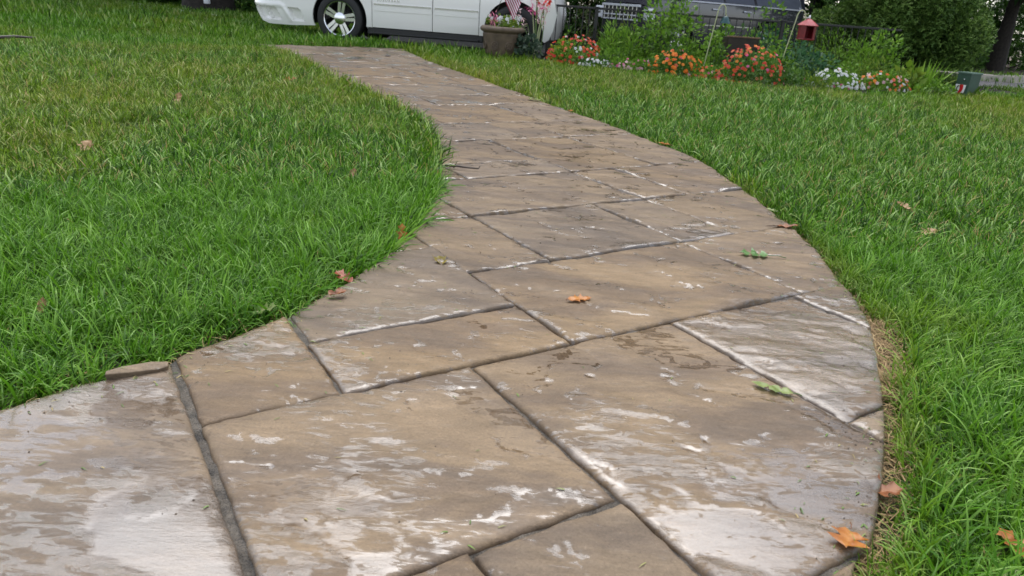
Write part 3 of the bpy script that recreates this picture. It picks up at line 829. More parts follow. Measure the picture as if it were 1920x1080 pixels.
def make_wheel(parent, x, y, z, r, side, spin):
    w = empty('wheel', (x, y, z)); w.parent = parent; w.rotation_euler = (0, spin, 0)
    s = side
    t = MB()
    prof = [(r * .70, -.11), (r * .74, -.128), (r * .9, -.135), (r * .975, -.118), (r, -.08), (r, .08), (r * .975, .118), (r * .9, .135), (r * .74, .128), (r * .70, .11)]
    t.lathe(prof, axis='Y', n=48, close=True)
    t.build('tyre', MAT['tyre'], w, True)
    b = MB(); R = r * .70
    b.lathe([(R, -.11), (R, .12 * s), (R * .985, .125 * s), (R * .94, .118 * s), (R * .90, .09 * s), (R * .90, -.10 * s)], axis='Y', n=48)
    for k in range(5):
        a = 2 * math.pi * k / 5
        for off in (-1, 1):
            u0 = Vector((math.cos(a), 0, math.sin(a))); tn = Vector((-math.sin(a), 0, math.cos(a)))
            hw0, hw1 = .030, .046
            i0 = u0 * R * .16 + tn * off * .026; i1 = u0 * R * .93 + tn * off * .040
            yo, yi = .098 * s, .04 * s
            vs = []
            for p, hw, yy in ((i0, .024, .104 * s), (i1, .027, .112 * s)):
                for o2 in (-1, 1):
                    vs.append(p + tn * o2 * hw + Vector((0, yy, 0)))
            for p, hw, yy in ((i0, .030, .03 * s), (i1, .034, .05 * s)):
                for o2 in (-1, 1):
                    vs.append(p + tn * o2 * hw + Vector((0, yy, 0)))
            b.add(vs, [(0, 1, 3, 2), (0, 2, 6, 4), (3, 1, 5, 7), (2, 3, 7, 6), (1, 0, 4, 5)])
    b.build('rim', MAT['alloy'], w, False)
    h = MB(); h.lathe([(0.001, .135 * s), (R * .14, .134 * s), (R * .22, .128 * s), (R * .33, .120 * s), (R * .37, .09 * s)], axis='Y', n=24)
    h.build('hub_cap', MAT['alloy'], w, True)
    d = MB(); d.lathe([(0.001, .02 * s), (R * .55, .02 * s), (R * .55, -.02 * s), (0.001, -.02 * s)], axis='Y', n=32)
    d.build('brake_disc', MAT['plastic'], w)
    return w

def make_suv(root, paint, side, rear_detail=True, front_detail=True):
    """x forward from the rear axle; the detailed flank is y = side * 1.0"""
    WB = 2.95; ZR = .40; RA = .475
    def hw(x, z):
        w = 1.0
        w -= .035 * max(0, (.52 - z) / .27) ** 2
        w -= .02 * max(0, (z - .75) / .35) ** 2
        if z > 1.10: w -= .30 * ((z - 1.10) / .75)
        if x < -.95: w -= .42 * ((-.95 - x) / .52) ** 2.4
        if x > 2.98: w -= .34 * ((x - 2.98) / .65) ** 2.4
        return w
    def pocket(x, z):
        d = 0
        def box(cx, cz, wx, wz, sh, dep):
            u = (x - cx - sh * (z - cz)) / wx; v = (z - cz) / wz
            e = max(abs(u), abs(v))
            return dep * (1 - min(1, max(0, (e - .62) / .38)) ** 2) if e < 1 else 0
        d += box(-1.20, .405, .085, .105, -.42, .085)
        d += box(-1.03, .405, .070, .100, -.42, .085)
        d += box(-.72, .415, .085, .105, -.30, .085)
        # moulded lip over the pockets
        if -1.42 < x < -.90 and abs(z - .545) < .024: d -= .016
        u = x - (-.90 - .42 * (z - .545) * -1.0 * -1.0)
        if .30 < z < .55 and abs(x - (-.90 + .45 * (.545 - z))) < .022: d -= .014
        return d
    def st(x): return x if x > -.5 else -.5 + (x + .5) * 1.27
    def tfs(sg, pk=False):
        def tf(x, z):
            y = hw(x, z) - (pocket(x, z) if pk else 0)
            return (st(x), sg * y, z)
        return tf
    SILL = .30
    quarter = [(-1.36, 1.10), (-1.45, .82), (-1.43, .58), (-1.36, .44), (-1.24, .275), (-1.12, .235), (-.80, .235), (-.445, .27)] + arc(0, ZR, RA, 196, 0, 22)[0:] + [(RA - .01, .30), (.565, .30), (.565, 1.10)]
    quarter = [(-1.36, 1.10), (-1.45, .82), (-1.43, .58), (-1.36, .44), (-1.24, .275), (-1.12, .235), (-.80, .235), (-.445, .26)] + arc(0, ZR, RA, 192, -12, 24) + [(.565, .30), (.565, 1.10)]
    fender = [(2.395, 1.10), (2.395, .30)] + [(WB - RA + .01, .30)] + arc(WB, ZR, RA, 190, -12, 24) + [(3.46, .26), (3.52, .30), (3.58, .45), (3.62, .70), (3.56, .95), (3.40, 1.10)]
    for sg in (side, -side):
        det = sg == side
        b1 = panel_obj('rear_fender', quarter, .022 if det else .12, tfs(sg, det and rear_detail), paint, root)
        panel_obj('front_fender', fender, .05 if det else .12, tfs(sg), paint, root)
        for (x0, x1) in ((.575, 1.60), (1.612, 2.385)):
            dpoly = [(x0, SILL + .005), (x1, SILL + .005), (x1, 1.10), (x0, 1.10)]
            dr = panel_obj('door', dpoly, .08 if det else .3, tfs(sg), paint, root)
            if not det: continue
            mo = panel_obj('door_moulding', [(x0 + .03, .565), (x1 - .012, .565), (x1 - .012, .655), (x0 + .03, .655)], .06, lambda x, z: (x, sg * (hw(x, z) + .007), z), paint, dr, .007)
            panel_obj('chrome_strip', [(x0 + .03, .657), (x1 - .012, .657), (x1 - .012, .680), (x0 + .03, .680)], .06, lambda x, z: (x, sg * (hw(x, z) + .015), z), MAT['chrome'], dr, .016)
            hb = MB(); hx = x0 + .13
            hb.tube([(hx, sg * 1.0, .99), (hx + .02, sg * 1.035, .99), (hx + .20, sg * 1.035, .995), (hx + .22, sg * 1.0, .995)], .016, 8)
            hb.build('door_handle', MAT['chrome_sky'], dr, True)
            # upper door: glass
        up = [(-1.30, 1.112), (3.0, 1.112), (2.25, 1.78), (1.9, 1.84), (-1.0, 1.84), (-1.22, 1.70)]
        panel_obj('upper_side', up, .2, tfs(sg), paint, root)
        for (a, b) in (((-1.12, -.98), (.44, .44)), ((.54, .54), (1.52, 1.52)), ((1.60, 1.60), (2.72, 2.14))):
            wp = [(a[0], 1.15), (b[0], 1.15), (b[1], 1.70), (a[1], 1.70)]
            panel_obj('side_window', wp, .15, lambda x, z: (st(x), sg * (hw(x, z) + .006), z), MAT['glass'], root, .01)
        panel_obj('beltline_trim', [(-1.15, 1.112), (2.86, 1.112), (2.84, 1.142), (-1.15, 1.142)], .2, lambda x, z: (st(x), sg * (hw(x, z) + .012), z), MAT['chrome_sky'] if paint is MAT['black'] else paint, root, .014)
        # sill and side step
        sb = MB(); sb.box((1.47, sg * .91, .24), (1.98, .10, .10)); sb.box((1.47, sg * .96, .215), (1.85, .10, .03)); sb.build('side_step', MAT['plastic'], root, bevel=.01)
    # body core: floor, wheel wells, roof, ends
    core = MB()
    core.box((1.47, 0, .38), (1.95, 1.80, .22)); core.box((-1.0, 0, .46), (.74, 1.36, .36)); core.box((3.40, 0, .46), (.30, 1.44, .36)); core.box((1.1, 0, .78), (4.5, 1.28, .55))
    core.build('underbody', MAT['plastic'], root)
    rf = MB()
    secs = [(-1.22, 1.70), (-1.0, 1.845), (.5, 1.89), (1.9, 1.845), (2.25, 1.785)]
    vs = []; fs = []
    for x, z in secs:
        w = hw(x, min(z, 1.84))
        for y, dz in ((-w, 0), (-w * .6, .035), (0, .05), (w * .6, .035), (w, 0)): vs.append((st(x), y, z + dz - .012))
    for i in range(len(secs) - 1):
        for k in range(4): a = i * 5 + k; fs.append((a, a + 1, a + 6, a + 5))
    rf.add(vs, fs); rf.build('roof', paint, root, True)
    hd = MB(); vs = []; fs = []
    hs = [(2.98, 1.115), (3.3, 1.10), (3.48, 1.05), (3.57, .95)]
    for x, z in hs:
        w = hw(x, .95) - .005
        for y, dz in ((-w, -.01), (-w * .6, .05), (0, .06), (w * .6, .05), (w, -.01)): vs.append((x, y, z + dz))
    for i in range(3):
        for k in range(4): a = i * 5 + k; fs.append((a, a + 1, a + 6, a + 5))
    hd.add(vs, fs); hd.build('bonnet', paint, root, True)
    ws = MB(); ws.add([(2.98, -.95, 1.13), (2.98, .95, 1.13), (2.24, .72, 1.785), (2.24, -.72, 1.785)], [(0, 1, 2, 3)]); ws.build('windscreen', MAT['glass'], root)
    tg = MB()
    tg.add([(st(-1.37), -.80, 1.10), (st(-1.37), .80, 1.10), (st(-1.22), .72, 1.72), (st(-1.22), -.72, 1.72)], [(3, 2, 1, 0)], 1)
    prof = [(1.10, -1.36), (.82, -1.45), (.58, -1.43), (.44, -1.36), (.275, -1.24)]
    vs = []; 
    for z, x in prof:
        w = hw(x, z)
        x = st(x)
        vs += [(x, -w, z), (x - .06, -w * .6, z), (x - .08, 0, z), (x - .06, w * .6, z), (x, w, z)]
    fs = [(i * 5 + k, i * 5 + k + 1, i * 5 + k + 6, i * 5 + k + 5) for i in range(len(prof) - 1) for k in range(4)]
    tg.add(vs, fs, 0); tg.build('tailgate', [paint, MAT['glass']], root, True)
    for sg in (-1, 1) if rear_detail else ():
        tl = MB(); tl.box((st(-1.36), sg * .80, 1.22), (.10, .12, .42)); tl.build('tail_light', MAT['redlamp'], root, bevel=.02)
    # front: grille, lamps, bumper
    fr = MB(); vs = []
    prof = [(.95, 3.57), (.70, 3.62), (.45, 3.58), (.30, 3.52)]
    for z, x in prof:
        w = hw(x, z); vs += [(x, -w, z), (x + .07, -w * .6, z), (x + .09, 0, z), (x + .07, w * .6, z), (x, w, z)]
    fs = [(i * 5 + k, i * 5 + k + 5, i * 5 + k + 6, i * 5 + k + 1) for i in range(3) for k in range(4)]
    fr.add(vs, fs); fr.build('front_bumper', paint, root, True)
    if front_detail:
        gr = MB(); gr.box((3.695, 0, .80), (.06, 1.16, .30)); gr.build('grille', MAT['plastic'], root, bevel=.02)
        for z_, hh in ((.955, .05), (.85, .035), (.76, .03), (.67, .03)):
            g = MB(); g.box((3.735, 0, z_), (.05, 1.18, hh)); g.build('grille_bar', MAT['chrome_sky'], root, bevel=.008)
        for yy in np.linspace(-.5, .5, 9):
            g = MB(); g.box((3.728, yy, .80), (.03, .018, .26)); g.build('grille_slat', MAT['alloy'], root)
        for sg in (-1, 1):
            l = MB(); l.box((3.60, sg * .74, .80), (.16, .28, .24), rz=-sg * .35); l.build('headlight', MAT['lamp'], root, bevel=.03)
    for sg in (-1, 1):
        for x in (0, WB): make_wheel(root, x, sg * .875, ZR, ZR, sg, rad(-8) if x == 0 else .9)

yaw = rad(-7.8)
suv = empty('parked_suv', (-3.22 + .136 * 1.0, 12.9 + .99, -.034), 'white parked SUV with chrome door trim and five-spoke polished wheels', 'car', 'vehicles parked on the driveway', yaw)
make_suv(suv, MAT['white'], -1, True, False)
# raised badge on the rear door, read from the lawn
fc = bpy.data.curves.new('badge_lettering', 'FONT'); fc.body = 'SUBURBAN'; fc.size = .058; fc.extrude = .004; fc.space_character = 1.45
fc.materials.append(MAT['chrome'])
_tmp = bpy.data.objects.new('tmp_text', fc); COL.objects.link(_tmp)
bpy.context.view_layer.update()
_bm = bpy.data.meshes.new_from_object(_tmp.evaluated_get(bpy.context.evaluated_depsgraph_get())); bpy.data.objects.remove(_tmp)
fo = link('badge_lettering', _bm, suv, MAT['chrome'])
fo.location = (.66, -1.001, .715); fo.rotation_euler = (rad(90), 0, 0)

dark = empty('parked_suv', (4.92, 18.91, -.034), 'black parked SUV seen through the garden plants, chrome grille facing left', 'car', 'vehicles parked on the driveway', math.atan2(-.585, -.81))
make_suv(dark, MAT['black'], 1, False, True)

# ------------------------------------------------------------------ plants
def rand_unit(n, r):
    v = r.normal(size=(n, 3)); return v / np.linalg.norm(v, axis=1, keepdims=True)
LEAF_V = np.array([(0, 0, 0), (-.30, .42, .06), (.30, .42, .06), (0, .48, -.02), (0, 1, -.10)])
LEAF_F = np.array([(0, 3, 1), (0, 2, 3), (1, 3, 4), (3, 2, 4)])
SLIM_V = LEAF_V * np.array([.45, 1, 1]); ROUND_V = LEAF_V * np.array([1.45, 1, 1])
SPRAY_V = np.array([(0, 0, 0), (-.10, .5, .02), (.10, .5, .02), (0, 1, -.12), (-.45, .75, .05), (.45, .70, -.02), (-.30, 1.0, -.1), (.32, .98, -.1)])
SPRAY_F = np.array([(0, 2, 1), (1, 2, 3), (0, 4, 1), (0, 2, 5), (1, 6, 4), (2, 5, 7)])
def scatter(pos, d, size, r, tv=LEAF_V, tf=LEAF_F, upb=0.6):
    n = len(pos)
    d = d / np.maximum(np.linalg.norm(d, axis=1, keepdims=True), 1e-9)
    u = rand_unit(n, r) * .6 + np.array([0, 0, upb])
    x = np.cross(d, u); x /= np.maximum(np.linalg.norm(x, axis=1, keepdims=True), 1e-9)
    z = np.cross(x, d)
    V = pos[:, None, :] + size[:, None, None] * (tv[None, :, 0:1] * x[:, None] + tv[None, :, 1:2] * d[:, None] + tv[None, :, 2:3] * z[:, None])
    k = len(tv)
    F = (tf[None] + (np.arange(n) * k)[:, None, None]).reshape(-1, tf.shape[1])
    return V.reshape(-1, 3), F, k
def cloud(n, centers, radii, r, squash=1.0, shell=.55):
    """leaf positions in clumps: (pos, outward)"""
    K = len(centers); w = radii ** 2; k = r.choice(K, n, p=w / w.sum())
    u = rand_unit(n, r); rr = (shell + (1 - shell) * r.uniform(size=n) ** .5)
    p = centers[k] + u * (radii[k] * rr)[:, None] * np.array([1, 1, squash])
    return p, u, k
def clumps(K, rx, ry, rz, cr, r, lo=0.05):
    """clump centres over a half-ellipsoid"""
    u = rand_unit(K * 3, r); u = u[u[:, 2] > -.15][:K]
    f = r.uniform(.55, .92, len(u))
    c = u * f[:, None] * np.array([rx, ry, rz]); c[:, 2] = np.maximum(c[:, 2], lo)
    return c, r.uniform(.65, 1.25, len(u)) * cr
def foliage(name, parent, centers, radii, n, size, mat, seed, tv=LEAF_V, tf=LEAF_F, outw=.8, up=.35, zmin=0.01, squash=1.0, upb=.6):
    r = np.random.default_rng(seed)
    p, u, k = cloud(n, centers, radii, r, squash)
    ok = p[:, 2] > zmin; p, u, k = p[ok], u[ok], k[ok]
    d = u * outw + rand_unit(len(p), r) * .55 + np.array([0, 0, up])
    sz = size * r.uniform(.55, 1.25, len(p))
    V, F, kk = scatter(p, d, sz, r, tv, tf, upb)
    kt = r.uniform(0, 1, len(centers))[k]
    t = np.clip(.30 * kt + .7 * r.uniform(size=len(p)), 0, 1)
    me = np_mesh(name, V, F, mat, False, {'tint': np.repeat(t, kk)})
    return link(name, me, parent)
def stems(name, parent, pts, rad_, mat, seed, n=6, bow=.06, base=.08):
    r = np.random.default_rng(seed); b = MB()
    for p in pts:
        q = np.array(p); f = np.array([q[0] * .25 + r.normal(0, base * .4), q[1] * .25 + r.normal(0, base * .4), -.02])
        mid = (q + f) / 2 + r.normal(0, bow * .5, 3)
        b.tube([f, mid, q], [rad_, rad_ * .8, rad_ * .45], n, cap=False)
    return b.build(name, mat, parent, True)

G_DARK = leafmat('dark_leaves', [(0, (.022, .065, .010)), (.5, (.060, .145, .020)), (.85, (.115, .225, .036)), (1, (.17, .28, .07))])
G_MID = leafmat('mid_leaves', [(0, (.045, .115, .012)), (.5, (.12, .25, .020)), (.85, (.20, .36, .040)), (1, (.30, .44, .09))])
G_LIME = leafmat('lime_leaves', [(0, (.06, .12, .012)), (.5, (.13, .22, .02)), (1, (.26, .34, .05))])
G_GOLD = leafmat('gold_leaves', [(0, (.14, .16, .01)), (.5, (.30, .30, .02)), (1, (.45, .42, .04))])
G_GREY = leafmat('grey_green_leaves', [(0, (.018, .040, .024)), (.5, (.05, .085, .055)), (1, (.13, .17, .12))])
G_BLUE = leafmat('blue_green_leaves', [(0, (.02, .06, .026)), (.5, (.045, .13, .05)), (1, (.11, .22, .11))])
G_PURPLE = leafmat('dusky_leaves', [(0, (.018, .022, .012)), (.5, (.045, .045, .022)), (1, (.10, .09, .045))])
G_TREE = leafmat('tree_leaves', [(0, (.009, .026, .008)), (.5, (.022, .058, .014)), (1, (.05, .11, .028))])
P_RED = leafmat('red_petals', [(0, (.42, .012, .010)), (.5, (.60, .035, .018)), (1, (.72, .10, .045))], .5, .25, .9)
P_CORAL = leafmat('coral_petals', [(0, (.50, .04, .02)), (.5, (.68, .12, .045)), (1, (.75, .24, .13))], .5, .25, .9)
P_ORANGE = leafmat('orange_petals', [(0, (.62, .10, .008)), (.5, (.78, .19, .012)), (1, (.85, .30, .05))], .5, .25, .9)
P_PINK = leafmat('pink_petals', [(0, (.55, .06, .20)), (.5, (.68, .12, .30)), (1, (.80, .38, .45))], .5, .25, .9)
P_WHITE = leafmat('white_petals', [(0, (.62, .62, .62)), (1, (.85, .85, .84))], .5, .25, .5)
P_PALE = leafmat('pale_pink_petals', [(0, (.62, .34, .36)), (1, (.78, .55, .55))], .5, .25, .9)

def flower_mesh(name, mat, r=.024, petals=5):
    V = [(0, 0, .002)]; F = []
    for k in range(petals):
        a = 2 * math.pi * k / petals; n0 = len(V)
        for da, rr, z in ((-.55, .62, .004), (-.34, 1.0, -.002), (0, .93, .001), (.34, 1.0, -.002), (.55, .62, .004)):
            V.append((r * rr * math.cos(a + da), r * rr * math.sin(a + da), z * r / .024 + .003 * (k % 2)))
        for j in range(4): F.append((0, n0 + j, n0 + j + 1))
    V.append((0, 0, .006)); c = len(V) - 1
    return np_mesh(name, np.array(V), np.array(F), mat, False, {'tint': np.full(len(V), .05)})
FL = {k: flower_mesh('flower', m_) for k, m_ in dict(red=P_RED, coral=P_CORAL, orange=P_ORANGE, pink=P_PINK, white=P_WHITE, pale=P_PALE).items()}
def place_flowers(parent, mix, n, rx, ry, rz, seed, z0=.06, size=1.0, front=True):
    r = np.random.default_rng(seed)
    kinds = list(mix); w = np.array([mix[k] for k in kinds], float); w /= w.sum()
    for i in range(n):
        u = rand_unit(1, r)[0]; u[2] = abs(u[2]) * .9 + .05
        if front and u[1] > .25: u[1] = -u[1]
        u /= np.linalg.norm(u)
        p = Vector((u[0] * rx, u[1] * ry, max(z0, u[2] * rz))) * r.uniform(.94, 1.05)
        o = bpy.data.objects.new('flower', FL[kinds[r.choice(len(kinds), p=w)]]); COL.objects.link(o); o.parent = parent
        o.location = p
        nd = Vector((u[0], u[1] - .55, u[2] + .25 + r.normal(0, .2))).normalized()
        o.rotation_mode = 'QUATERNION'
        o.rotation_quaternion = nd.to_track_quat('Z', 'Y') @ Matrix.Rotation(r.uniform(0, 6.28), 4, 'Z').to_quaternion()
        s = size * r.uniform(.75, 1.25); o.scale = (s, s, s)
def mound(label, x, y, rx, ry, rz, mix, nf, seed, leaf=.05, nl=700, mat=None, fs=1.0, group='low bedding flowers along the lawn edge'):
    rx *= 1.1
    t = empty('flower_mound', (x, y, -.03), label, 'flowers', group)
    r = np.random.default_rng(seed)
    c, cr = clumps(26, rx, ry, rz, min(rx, rz) * .34, r)
    foliage('leaves', t, c, cr, int(nl * 1.7), leaf, mat or G_DARK, seed + 1)
    stems('stems', t, c[:14], .006, MAT['stem'], seed)
    place_flowers(t, mix, int(nf * 1.8), rx * 1.03, ry * 1.03, rz * 1.05, seed + 2, size=fs * .88)
    return t
mound('rounded red and white impatiens mound beside the black fence post', .70, 11.72, .40, .32, .42, dict(red=7, coral=2, white=1.6), 62, 21, fs=1.15, mat=G_MID)
mound('low white bedding flowers at the foot of the red mound', 1.02, 11.32, .25, .18, .15, dict(white=1), 26, 31, nl=360, fs=1.0)
mound('sparse pink bedding flowers between white and orange clumps', 1.58, 11.28, .36, .22, .20, dict(pink=3, pale=3), 20, 41, nl=520, mat=G_MID)
mound('bright orange impatiens mound in front of the tall leafy shrub', 2.12, 10.88, .36, .28, .36, dict(orange=9, coral=1, pink=.8), 54, 51, fs=1.2)
mound('low mixed coral and pink flowers in the gap between orange and coral mounds', 2.62, 10.55, .26, .2, .22, dict(coral=2, pink=2, orange=1), 18, 56, nl=380, mat=G_MID)
mound('largest coral red impatiens mound in the middle of the bed', 3.02, 10.32, .42, .30, .50, dict(coral=5, red=3, pink=1.2, orange=1), 66, 61, nl=900, fs=1.1)
mound('white bedding flowers with a few pink blooms under the bird feeder', 4.33, 10.72, .38, .24, .27, dict(white=8, pink=1.2), 52, 71, nl=600, fs=1.1, mat=G_MID)
mound('mixed orange white and pale flowers beside the lime hosta', 5.10, 10.90, .36, .24, .27, dict(orange=4, coral=2, pale=3, white=2), 40, 81, nl=600, fs=1.1, mat=G_MID)

def bushy(name, label, cat, x, y, rx, ry, rz, nl, leaf, mat, seed, tv=LEAF_V, tf=LEAF_F, K=30, cr=.34, group=None, up=.35, stem_r=.008, z0=0.0, smat=None, outw=.8):
    t = empty(name, (x, y, -.03), label, cat, group)
    r = np.random.default_rng(seed)
    c, rr = clumps(K, rx, ry, rz, min(rx, rz) * cr, r); c[:, 2] += z0
    foliage('foliage', t, c, rr, nl, leaf, mat, seed + 1, tv, tf, up=up, outw=outw)
    stems('stems', t, c[:min(K, 16)], stem_r, smat or MAT['stem'], seed)
    return t
bushy('garden_plant', 'grey green broad leaved plant right of the brown pot', 'plant', -.03, 11.85, .24, .22, .44, 330, .075, G_GREY, 101, ROUND_V)
bushy('garden_plant', 'yellow green coleus behind the red mound', 'plant', .52, 12.15, .20, .18, .42, 240, .07, G_GOLD, 111, ROUND_V)
bushy('garden_plant', 'dusky brown stemmed plant behind the fence near the post', 'plant', .95, 12.95, .42, .30, .95, 700, .07, G_PURPLE, 121, SLIM_V)
bushy('garden_plant', 'bright green broad leaved clump behind the white bedding flowers', 'plant', 1.40, 11.95, .46, .36, .64, 950, .11, G_MID, 131, SLIM_V, up=.9)
bushy('garden_plant', 'tall dense leafy shrub behind the orange mound', 'plant', 2.15, 12.05, .62, .42, 1.0, 2300, .08, G_MID, 141, K=44)
bushy('garden_plant', 'green upright plant against the dark car left of the first hook', 'plant', 2.42, 12.7, .36, .30, 1.35, 800, .09, G_MID, 146, SLIM_V, K=34)
bushy('garden_plant', 'yellowish seed headed plant above the fence rail', 'plant', 1.52, 12.6, .32, .26, 1.0, 420, .075, G_LIME, 151, SLIM_V, up=1.0)
bushy('garden_plant', 'lime tufted plant high in front of the dark car', 'plant', 2.0, 12.45, .30, .26, 1.12, 420, .06, G_LIME, 156, K=16)
bushy('garden_plant', 'leafy plant around the base of the first cream hook', 'plant', 2.75, 11.6, .36, .30, .62, 620, .075, G_MID, 161)
bushy('garden_plant', 'pale green broad plant in front of the wooden planter', 'plant', 3.35, 11.0, .30, .22, .52, 420, .085, G_MID, 171, ROUND_V)
bushy('garden_plant', 'leafy green plant around the base of the second cream hook', 'plant', 3.62, 11.35, .30, .26, .66, 560, .075, G_MID, 176)
bushy('garden_plant', 'feathery fine leaved green mound right of the coral flowers', 'plant', 3.78, 10.72, .22, .20, .36, 1100, .035, G_MID, 181, SLIM_V, up=.8)
bushy('garden_plant', 'blue green leafy plant below the red feeder', 'plant', 4.15, 11.5, .45, .36, .60, 1200, .075, G_BLUE, 191)
bushy('garden_plant', 'tangled light green perennial along the iron fence', 'plant', 4.80, 11.95, .62, .40, .78, 1900, .065, G_MID, 201, SLIM_V, up=.7)
bushy('garden_plant', 'low lime leafed plant in front of the white flowers', 'plant', 4.02, 10.45, .22, .18, .22, 260, .07, G_LIME, 205, SLIM_V)
bushy('garden_plant', 'bright lime hosta left of the blade leaved iris', 'plant', 5.58, 11.15, .30, .24, .36, 240, .13, G_LIME, 211, LEAF_V, K=18, up=.5)
bushy('garden_plant', 'loose green perennial in front of the far end of the fence rail', 'plant', 5.45, 12.05, .50, .36, .80, 1500, .07, G_MID, 265, up=.6)
bushy('garden_plant', 'narrow leaved green plant before the dark gap under the big bush', 'plant', 5.2, 11.6, .34, .26, .52, 800, .07, G_LIME, 269, SLIM_V, up=.7)
bushy('garden_plant', 'low green foliage between the pink and orange flowers', 'plant', 1.85, 11.2, .30, .2, .24, 420, .055, G_MID, 241)
bushy('garden_plant', 'low green foliage between the white and pink flowers', 'plant', 1.28, 11.5, .26, .2, .30, 380, .06, G_MID, 245)
bushy('garden_plant', 'green leafy clump between the coral mound and the lime plant', 'plant', 3.55, 10.3, .28, .2, .34, 520, .05, G_DARK, 249)
bushy('garden_plant', 'low green foliage at the right foot of the orange mound', 'plant', 2.48, 10.85, .30, .2, .28, 460, .055, G_MID, 253)
bushy('garden_plant', 'leafy green filler between the white flowers and the mixed flowers', 'plant', 4.75, 11.1, .34, .22, .34, 560, .055, G_MID, 257)
bushy('garden_plant', 'tall leafy green plant behind the wooden planter', 'plant', 3.05, 12.15, .42, .3, .74, 900, .075, G_MID, 261)
bushy('garden_plant', 'green leafy plant at the lawn edge left of the utility box', 'plant', 5.78, 10.75, .34, .20, .20, 420, .06, G_MID, 221)
bushy('garden_plant', 'vine leaved plant draped over the fence behind the feeder', 'plant', 4.0, 12.75, .5, .25, .80, 700, .085, G_BLUE, 226)
bushy('garden_plant', 'green plant rising at the far end of the first hook', 'plant', 3.25, 12.35, .45, .3, .80, 700, .08, G_DARK, 228)
bushy('garden_plant', 'lime green shrub between the second hook and the bush', 'plant', 4.15, 13.3, .55, .4, 1.25, 900, .085, G_MID, 229)
bushy('garden_shrub', 'small rounded green shrub at the right end of the lawn', 'shrub', 8.45, 12.2, .5, .5, .62, 1500, .06, G_MID, 231, K=40)

# tall pink flowered stalks beside the pot
ca = empty('canna_plant', (.08, 12.15, -.03), 'tall pale stalked plant with pink blooms left of the fence post', 'plant')
r_ = np.random.default_rng(77)
for i in range(9):
    a = r_.uniform(0, 6.28); l = r_.uniform(.5, .95); b = MB()
    tip = Vector((math.cos(a) * .22 + (-.12 if i < 5 else .1), math.sin(a) * .1, l))
    b.tube([(math.cos(a) * .04, math.sin(a) * .04, 0), (tip.x * .4, tip.y * .4, l * .55), tip], [.013, .010, .005], 6)
    s_ = b.build('stalk', MAT['hook'] if i % 3 == 0 else MAT['stem'], ca, True)
    if i < 6:
        n = 26; p = np.array(tip)[None] + r_.normal(0, .045, (n, 3)); d = rand_unit(n, r_) + np.array([0, 0, .3])
        V, F, k = scatter(p, d, r_.uniform(.04, .09, n), r_, SLIM_V)
        link('bloom', np_mesh('bloom', V, F, P_PALE if i % 2 else P_PINK, False, {'tint': np.repeat(r_.uniform(size=n), k)}), ca)
# red bloom by the post
rb = empty('red_flower', (.18, 12.4, -.03), 'tall red bloom just left of the fence post', 'flower')
b = MB(); b.tube([(0, 0, 0), (.02, 0, .5), (0, 0, .86)], .008, 6); b.build('stalk', MAT['stem'], rb, True)
n = 30; p = np.array([0, 0, .88])[None] + r_.normal(0, .05, (n, 3)); V, F, k = scatter(p, rand_unit(n, r_), r_.uniform(.05, .09, n), r_)
link('bloom', np_mesh('bloom', V, F, P_RED, False, {'tint': np.repeat(r_.uniform(size=n) * .4, k)}), rb)

# iris: long blades, each a part
def strap(L_, w, az, lean, curv, seg=6):
    V = []; F = []; x = z = 0; ang = lean
    dx, dy = math.cos(az), math.sin(az); px, py = -dy, dx
    for k in range(seg + 1):
        f = k / seg; wd = w * .5 * (1 - f ** 3) * (.7 + .6 * f * (1 - f) * 2)
        c = (dx * x, dy * x)
        V += [(c[0] - px * wd, c[1] - py * wd, z + .15 * wd), (c[0], c[1], z), (c[0] + px * wd, c[1] + py * wd, z + .15 * wd)]
        x += math.sin(ang) * L_ / seg; z += math.cos(ang) * L_ / seg; ang += curv / seg
    for k in range(seg):
        a = 3 * k; F += [(a, a + 1, a + 4, a + 3), (a + 1, a + 2, a + 5, a + 4)]
    return np.array(V), np.array(F)
ir = empty('iris_plant', (5.84, 11.25, -.03), 'clump of upright blade leaved iris left of the green utility box', 'plant')
for i in range(26):
    az = r_.uniform(0, 6.28); V, F = strap(r_.uniform(.35, .58), r_.uniform(.03, .048), az, abs(r_.normal(.18, .18)), r_.uniform(.0, .6))
    V = V + np.array([math.cos(az) * .07 + r_.normal(0, .05), math.sin(az) * .05, 0])
    link('blade', np_mesh('blade', V, F, G_MID, True, {'tint': np.full(len(V), r_.uniform(.35, 1))}), ir)
for (az, lean, l) in ((-.1, .95, .62), (-.35, 1.1, .55), (.2, .75, .6)):
    V, F = strap(l, .04, az, lean, .25); V = V + np.array([.08, -.03, 0])
    link('blade', np_mesh('blade', V, F, G_LIME if l > .6 else G_MID, True, {'tint': np.full(len(V), .8)}), ir)

# the big bush
def big_bush():
    t = empty('garden_bush', (6.60, 13.9, -.03), 'large dense feathery green bush behind the flower bed', 'bush')
    r = np.random.default_rng(301)
    c, rr = clumps(120, 1.55, 1.25, 2.5, .36, r, .30)
    low = ((c[:, 2] < .5) & (c[:, 0] > -1.0) & (c[:, 0] < .45)) | ((c[:, 2] < .75) & (c[:, 0] > .55))
    c, rr = c[~low], rr[~low]
    foliage('crown', t, c, rr, 46000, .072, leafmat('bush_leaves', [(0, (.035, .085, .014)), (.45, (.11, .21, .036)), (.8, (.22, .35, .075)), (1, (.32, .45, .13))]), 302, SPRAY_V, SPRAY_F, up=-.1, outw=1.0)
    b = MB()
    for i in range(12):
        a = r.uniform(0, 6.28); q = np.array([math.cos(a) * .9, math.sin(a) * .8, r.uniform(.7, 1.6)])
        b.tube([q * np.array([.12, .12, 0]), q * np.array([.45, .45, .5]), q], [.03, .022, .008], 7)
    b.build('trunk', MAT['bark'], t, True)
